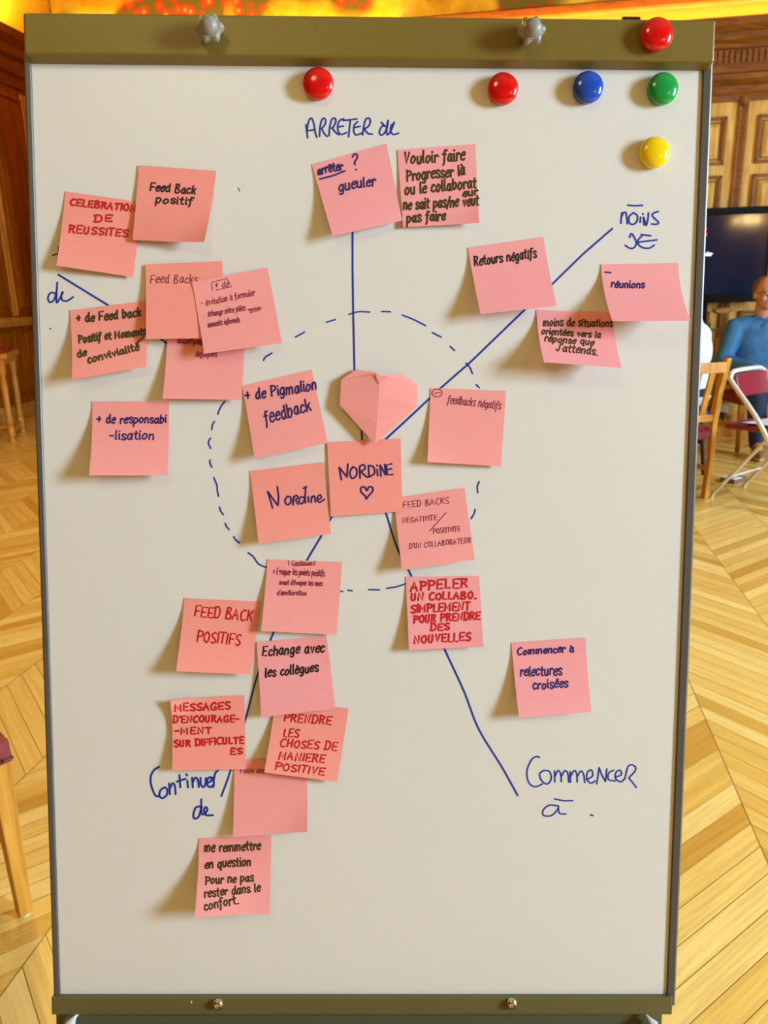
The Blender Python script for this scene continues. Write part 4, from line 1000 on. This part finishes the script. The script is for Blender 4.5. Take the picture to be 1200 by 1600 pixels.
bm = nbm(); add_box(bm, u - .02, u + .012, -.085, -.05, z - .085, z - .025, rm); add_tube(bm, [room(u, -.07, z - .07), room(u + .01, -.07, z - .12), room(u + .05, -.06, z - .15)], .007, 8); obj('plug', bm, MT['black'], h, world=True)
# small things on the floor
b = at_z(1146, 752)
bm = nbm(); add_box(bm, -.075, .075, -.05, .05, 0, .028); o = obj('small_box', bm, MT['brown_card'], loc=(0, 0, 0), bevel=.002); o.location = V((b[0], b[1], 0)); o.rotation_euler.z = .6
tag(o, 'small flat box with a white lid lying on the parquet under the folding chair', 'box')
bm = nbm(); add_box(bm, -.072, .02, -.048, .048, .0282, .034); obj('lid', bm, MT['white_plastic'], o)
b = at_z(1109, 668)
bag = thing('shoulder_bag', 'black bag on the floor behind the beech chair by the wall', 'bag', V((b[0], b[1] - .12, 0)), -YAW)
bm = nbm(); add_box(bm, -.12, .06, -.06, .06, 0, .2); obj('bag_body', bm, MT['black_cloth'], bag, bevel=.03, seg=4)
bm = nbm(); add_tube(bm, crom([(-.09, 0, .19), (-.08, -.02, .27), (-.02, -.02, .29), (.03, 0, .19)]), .008, 8); obj('bag_strap', bm, MT['black'], bag)
bm = nbm(); add_ball(bm, (.0, -.062, .12), (.018, .006, .014), 2); obj('buckle', bm, MT['steel'], bag, smooth=True)

# ------------------------------------------------------------------ people
def remesh(name, build, mat, parent, voxel, smooth_it=3):
    bm = nbm(); build(bm)
    me = bpy.data.meshes.new(name + '_raw'); bm.to_mesh(me); bm.free()
    o = bpy.data.objects.new(name, me); COL.objects.link(o)
    r = o.modifiers.new('r', 'REMESH'); r.mode = 'VOXEL'; r.voxel_size = voxel
    s = o.modifiers.new('s', 'SMOOTH'); s.iterations = smooth_it; s.factor = 0.5
    dg = bpy.context.evaluated_depsgraph_get()
    m2 = bpy.data.meshes.new_from_object(o.evaluated_get(dg)); o.modifiers.clear(); o.data = m2; m2.name = name
    bpy.data.meshes.remove(me)
    for p in m2.polygons: p.use_smooth = True
    m2.materials.clear(); m2.materials.append(mat); o.parent = parent
    return o
def limb(bm, p, q, r0, r1):
    t = bmesh.new()
    bmesh.ops.create_icosphere(t, subdivisions=2, radius=r0, matrix=Matrix.Translation(V(p)))
    bmesh.ops.create_icosphere(t, subdivisions=2, radius=r1, matrix=Matrix.Translation(V(q)))
    res = bmesh.ops.convex_hull(t, input=t.verts[:])
    bmesh.ops.delete(t, geom=[g for g in res['geom_interior'] if isinstance(g, bmesh.types.BMVert)], context='VERTS')
    me = bpy.data.meshes.new('t'); t.to_mesh(me); t.free(); bm.from_mesh(me); bpy.data.meshes.remove(me)
def chain(bm, pts, rs, g=0.0):
    for a, b, r0, r1 in zip(pts, pts[1:], rs, rs[1:]): limb(bm, a, b, r0 + g, r1 + g)
def hand(bm, wrist, direction, palm_n, side, sc=1.0, bend=0.5):
    """palm, four jointed fingers of different lengths and a thumb; fingers curl away from palm_n"""
    d = Vector(direction).normalized(); n = Vector(palm_n).normalized(); n = (n - d * n.dot(d)).normalized(); s = d.cross(n) * side
    w = V(wrist)
    for k in range(4):
        off = (k - 1.5) * .019 * sc
        kn = w + d * (.088 - .004 * abs(k - 1)) * sc + s * off
        limb(bm, w + s * off * .6 + d * .015 * sc, kn, .013 * sc, .0115 * sc)
        L = (.072, .082, .076, .060)[k] * sc; p = kn; ang = 0.25 + .1 * k
        for seg, (fr, r) in enumerate(((.45, .0098), (.32, .0088), (.26, .0078))):
            ang += bend * (.55 + .2 * seg)
            q = p + (d * math.cos(ang) - n * math.sin(ang)) * L * fr; limb(bm, p, q, r * sc, r * .92 * sc); p = q
    b = w + d * .03 * sc - s * .024 * sc
    m = b + (d * .7 - s * .7 - n * .25).normalized() * .042 * sc; e = m + (d * .9 - s * .15 - n * .35).normalized() * .034 * sc
    limb(bm, w + d * .012 * sc - s * .012 * sc, b, .015 * sc, .013 * sc); limb(bm, b, m, .013 * sc, .0105 * sc); limb(bm, m, e, .0105 * sc, .0085 * sc)
def shoe(name, ankle, toe_dir, up, parent, mat, sole):
    d = Vector(toe_dir).normalized(); u = Vector(up).normalized(); u = (u - d * u.dot(d)).normalized(); s = d.cross(u)
    a = V(ankle)
    def M_(x, y, z): return a + d * x + s * y + u * z
    n = 20; bm = nbm()
    def outline(k, z, sh):
        out = []
        for i in range(n):
            t = 2 * PI * i / n; x = math.cos(t); y = math.sin(t)
            wd = .040 if x < 0 else .046
            out.append(M_((.075 + x * .142) * 1.0 - .0, y * wd * sh * (1 - .25 * max(0, x - .6)), z))
        return out
    levels = [(-.068, 1.0), (-.05, 1.02), (-.03, .95)]
    rings = []
    for z, sh in levels: rings.append([bm.verts.new(p) for p in outline(0, z, sh)])
    top = []
    for i in range(n):
        t = 2 * PI * i / n; x = math.cos(t); y = math.sin(t)
        f = max(0, min(1, (x + 1) / 2)); top.append(bm.verts.new(M_(.015 + x * .055 + f * .03, y * .030, .03 - f * .035)))
    rings.append(top)
    for p, q in zip(rings, rings[1:]):
        for i in range(n): bm.faces.new((p[i], p[(i + 1) % n], q[(i + 1) % n], q[i]))
    bm.faces.new(rings[0]); bm.faces.new(rings[-1])
    sh = obj('shoe', bm, mat, parent, smooth=True)
    bm = nbm(); add_prism(bm, outline(0, -.085, 1.04), outline(0, -.066, 1.05)); obj('sole', bm, sole, sh)
    bm = nbm()
    for k in range(4): add_tube(bm, crom([M_(.05 + .022 * k, -.026, .004 - .010 * k), M_(.055 + .022 * k, 0, .016 - .012 * k), M_(.05 + .022 * k, .026, .004 - .010 * k)]), .003, 6)
    obj('laces', bm, MT['sheet'] if mat is MT['suede'] else MT['black'], sh)
def person(label, loc, rot, P, shirt, trousers, hair, shoe_mat, glasses=False, collar=True):
    """seated adult facing local -y; P holds the joints"""
    t = thing('person', label, 'person', loc, rot, 'people sitting by the far wall')
    hc = V(P['head'])
    def torso(bm, g):
        for c, r in (((0, .03, .565), (.175, .14, .11)), ((0, .0, .66), (.17 + P['fat'], .135 + P['fat'], .16)), ((0, .02, .82), (.175 + P['fat'] * .5, .125, .16)), ((0, .03, .92), (.185, .10, .085))):
            add_ball(bm, c, tuple(x + g for x in r), 3)
        for sx in (-1, 1): limb(bm, (0, .03, .95), (sx * .17, .03, .935), .07 + g, .062 + g)
    def arms(bm, g, upto=2):
        for k in ('armR', 'armL'):
            p = P[k]; chain(bm, p[:3], (.062, .050, .034), g)
    def legs(bm, g):
        for k in ('legR', 'legL'):
            p = P[k]; chain(bm, p[:3], (.088, .062, .045), g)
    def body(bm):
        torso(bm, 0); arms(bm, 0); legs(bm, 0)
        limb(bm, (0, .03, .96), (hc.x, hc.y + .025, hc.z - .07), .058, .054)
        add_ball(bm, hc + Vector((0, .01, .025)), (.076, .094, .098), 3)
        add_ball(bm, hc + Vector((0, -.018, -.045)), (.060, .072, .070), 3)
        add_ball(bm, hc + Vector((0, -.052, -.088)), (.034, .030, .026), 2)
        limb(bm, hc + Vector((0, -.082, .015)), hc + Vector((0, -.106, -.028)), .010, .015)
        for sx in (-1, 1):
            add_ball(bm, hc + Vector((sx * .014, -.096, -.030)), .010, 2)
            limb(bm, hc + Vector((sx * .014, -.083, .030)), hc + Vector((sx * .052, -.070, .028)), .012, .010)
            add_ball(bm, hc + Vector((sx * .046, -.060, -.028)), (.024, .022, .022), 2)
            add_ball(bm, hc + Vector((sx * .078, .012, -.01)), (.010, .020, .032), 2)
        for dz in (-.056, -.066): limb(bm, hc + Vector((-.022, -.080, dz)), hc + Vector((.022, -.080, dz)), .007, .007)
        hand(bm, P['armR'][2], P['handR'], (0, 0, 1), 1, 1.0, P['bend']); hand(bm, P['armL'][2], P['handL'], (0, 0, 1), -1, 1.0, P['bend'])
        for k in ('legR', 'legL'):
            a = V(P[k][2]); d = Vector(P['toe' + k[-1]]).normalized()
            limb(bm, a, a + d * .13 + Vector((0, 0, -.03)), .04, .03)
    b = remesh('body', body, MT['skin'], t, 0.0058, 2)
    for sx in (-1, 1):
        bm = nbm(); add_ball(bm, hc + Vector((sx * .031, -.072, .008)), (.0135, .0115, .0095), 2); e = obj('eye', bm, MT['white_plastic'], b, smooth=True)
        bm = nbm(); add_ball(bm, hc + Vector((sx * .031, -.0815, .008)), (.0055, .003, .0055), 2); obj('pupil', bm, MT['black'], e, smooth=True)
    def sh(bm):
        torso(bm, .014); arms(bm, .013)
        limb(bm, (0, .035, .95), (0, .02, 1.0), .075, .066)
        for z, r in ((.60, .006), (.68, .008)): limb(bm, (-.10, -.115 - P['fat'], z), (.12, -.12 - P['fat'], z + .03), r + .006, r)
    s = remesh('shirt', sh, shirt, t, 0.009, 2)
    bm = nbm(); bmesh.ops.create_circle(bm, segments=20, radius=1)
    bm.free(); bm = nbm()
    if collar:
        for sx in (-1, 1):
            add_prism(bm, [(sx * .006, -.064, .985), (sx * .072, -.01, 1.025), (sx * .075, -.015, .975), (sx * .045, -.088, .935)], [(sx * .006, -.074, .987), (sx * .084, -.018, 1.027), (sx * .090, -.022, .972), (sx * .048, -.100, .934)])
        obj('collar', bm, shirt, s, bevel=.003)
        bm = nbm()
        yb = -.155 - P['fat']
        for z in (.90, .82, .74, .66): add_ball(bm, (0.0, -.118 if z > .86 else yb + (.012 if z > .8 else 0), z), (.007, .004, .007), 1)
        obj('buttons', bm, MT['white_plastic'], s)
    else: bm.free()
    def tr(bm):
        for c, r in (((0, .03, .565), (.19, .155, .112)),): add_ball(bm, c, r, 3)
        legs(bm, .014)
    remesh('trousers', tr, trousers, t, 0.009, 2)
    def hr(bm):
        add_ball(bm, hc + Vector((0, .036, .040)), (.082, .086, .092), 3)
        for sx in (-1, 1): limb(bm, hc + Vector((sx * .072, .012, .03)), hc + Vector((sx * .07, .03, -.03)), .014, .012)
        limb(bm, hc + Vector((0, .085, .02)), hc + Vector((0, .075, -.06)), .03, .03)
    remesh('hair', hr, hair, t, 0.006, 1)
    for k in ('R', 'L'): shoe('shoe', P['leg' + k][2], P['toe' + k], P['up' + k], t, shoe_mat, MT['sole'])
    if glasses:
        bm = nbm()
        for sx in (-1, 1):
            add_tube(bm, [hc + Vector((sx * .033 + .024 * math.cos(a), -.094, .004 + .017 * math.sin(a))) for a in [2 * PI * k / 16 for k in range(17)]], .0018, 6)
            add_tube(bm, [hc + Vector((sx * .058, -.092, .010)), hc + Vector((sx * .082, 0, .008))], .0018, 6)
        add_tube(bm, [hc + Vector((-.010, -.097, .008)), hc + Vector((.010, -.097, .008))], .0018, 6)
        obj('glasses', bm, MT['black'], t)
    return t
mp = at_plane(1187, 560, np.array([0, 5.98, 0]), np.array([0, 1.0, 0]))
person('person in a blue denim shirt and glasses sitting with crossed leg and folded hands', (mp[0], 5.98, 0), 0.05,
       dict(head=(-.03, -.045, 1.175), fat=.03, armR=((-.205, .03, .93), (-.29, .0, .68), (-.185, -.26, .65)), armL=((.205, .03, .93), (.285, .0, .68), (.10, -.26, .65)),
            handR=(.85, -.42, -.05), handL=(-.9, -.35, -.03), bend=.5,
            legR=((-.10, .0, .555), (-.215, -.40, .52), (-.13, -.33, .10)), legL=((.10, .0, .56), (.27, -.38, .58), (.03, -.50, .40)),
            toeR=(-.35, -.9, -.02), upR=(0, 0, 1), toeL=(-.93, -.25, -.22), upL=(.1, -.45, .9)),
       MT['denim'], MT['jeans'], MT['hair'], MT['suede'], True)
wp = at_plane(1073, 560, np.array([0, 5.25, 0]), np.array([0, 1.0, 0]))
person('person in a pale shirt sitting turned away, half hidden behind the whiteboard', (wp[0], 5.25, 0), math.radians(-118),
       dict(head=(0, -.06, 1.16), fat=.02, armR=((-.205, .02, .93), (-.25, -.02, .66), (-.16, -.24, .60)), armL=((.205, .02, .93), (.25, -.02, .66), (.16, -.24, .60)),
            handR=(.3, -.9, -.1), handL=(-.3, -.9, -.1), bend=.3,
            legR=((-.10, 0, .555), (-.13, -.42, .52), (-.13, -.36, .10)), legL=((.10, 0, .555), (.13, -.42, .52), (.13, -.36, .10)),
            toeR=(-.1, -1, -.02), upR=(0, 0, 1), toeL=(.1, -1, -.02), upL=(0, 0, 1)),
       MT['white_cloth'], MT['black_cloth'], MT['hair_dark'], MT['black'], False)
wooden_chair('beech chair under the person in the blue denim shirt', (mp[0] + .005, 5.98 + .03, 0), math.radians(183))
st_ = thing('stool', 'dark backless stool under the person in the pale shirt', 'stool', (wp[0], 5.25 - .01, 0))
bm = nbm(); add_lathe(bm, [(0, .40), (.19, .40), (.2, .42), (.19, .445), (0, .45)], 24); obj('seat', bm, MT['black'], st_)
for k in range(4):
    a = PI / 4 + k * PI / 2; bm = nbm(); add_tube(bm, [(.13 * math.cos(a), .13 * math.sin(a), .4), (.18 * math.cos(a), .18 * math.sin(a), 0)], .014, 10); obj('leg', bm, MT['black'], st_)

# ------------------------------------------------------------------ table with turned legs at the far left, things on it
l1, l2 = at_z(20, 690), at_z(37, 673)
td = (l2 - l1)[:2] / np.linalg.norm((l2 - l1)[:2]); ts_ = np.array([-td[1], td[0]])
if ts_[0] > 0: ts_ = -ts_
TD, TW, TH = 0.56, 0.32, 0.80
tb_ = thing('side_table', 'oak side table with turned legs against the far left panelling', 'table', (l1[0], l1[1], 0))
l2 = l1 + np.array([td[0], td[1], 0]) * TD
def tp_(a, b, z): q = l1[:2] + td * a + ts_ * b; return (q[0], q[1], z)
for a, b in ((0, 0), (TD, 0), (0, TW), (TD, TW)):
    bm = nbm(); c = tp_(a, b, 0)
    add_lathe(bm, [(.03, 0), (.03, .02), (.022, .03), (.032, .06), (.032, .14), (.02, .15), (.034, .18), (.026, .24), (.03, .5), (.022, .60), (.034, .62), (.034, .73)], 16, lambda x, y, z: (c[0] + x, c[1] + y, z))
    obj('leg', bm, MT['chair_wood'], tb_, world=True, smooth=True)
bm = nbm(); add_box(bm, -.04, TD + .04, -.04, TW + .04, .70, .755, tp_); obj('apron', bm, MT['chair_wood'], tb_, world=True)
bm = nbm(); add_box(bm, -.07, TD + .07, -.07, TW + .07, .755, TH, tp_); obj('tabletop', bm, MT['chair_wood'], tb_, world=True, bevel=.008)
bm = nbm()
for b in (0, TW): add_box(bm, .03, TD - .03, b - .015, b + .015, .08, .115, tp_)
add_box(bm, TD / 2 - .015, TD / 2 + .015, .01, TW - .01, .08, .115, tp_); obj('stretcher', bm, MT['chair_wood'], tb_, world=True)
bm = nbm(); add_prism(bm, [tp_(.02, -.03, TH + .001), tp_(.48, -.03, TH + .001), tp_(.44, .30, TH + .001), tp_(.05, .30, TH + .001)], [tp_(.02, -.03, TH + .03), tp_(.48, -.03, TH + .03), tp_(.44, .30, TH + .06), tp_(.05, .30, TH + .06)])
o = obj('folder', bm, MT['red_cloth'], loc=tp_(.25, .1, TH), bevel=.004); tag(o, 'red folder lying on the side table with turned legs', 'folder')
c = tp_(.12, .42, TH)
cp = thing('cup', 'dark cup with a white band on the side table beside the red folder', 'cup', c)
bm = nbm(); add_lathe(bm, [(0, .001), (.045, .001), (.055, .16), (.05, .16), (.042, .01), (0, .01)], 20); obj('cup_wall', bm, MT['black'], cp, smooth=True)
bm = nbm(); add_lathe(bm, [(.0495, .03), (.0515, .03), (.0545, .09), (.0525, .09)], 20); obj('white_band', bm, MT['white_plastic'], cp, smooth=True)
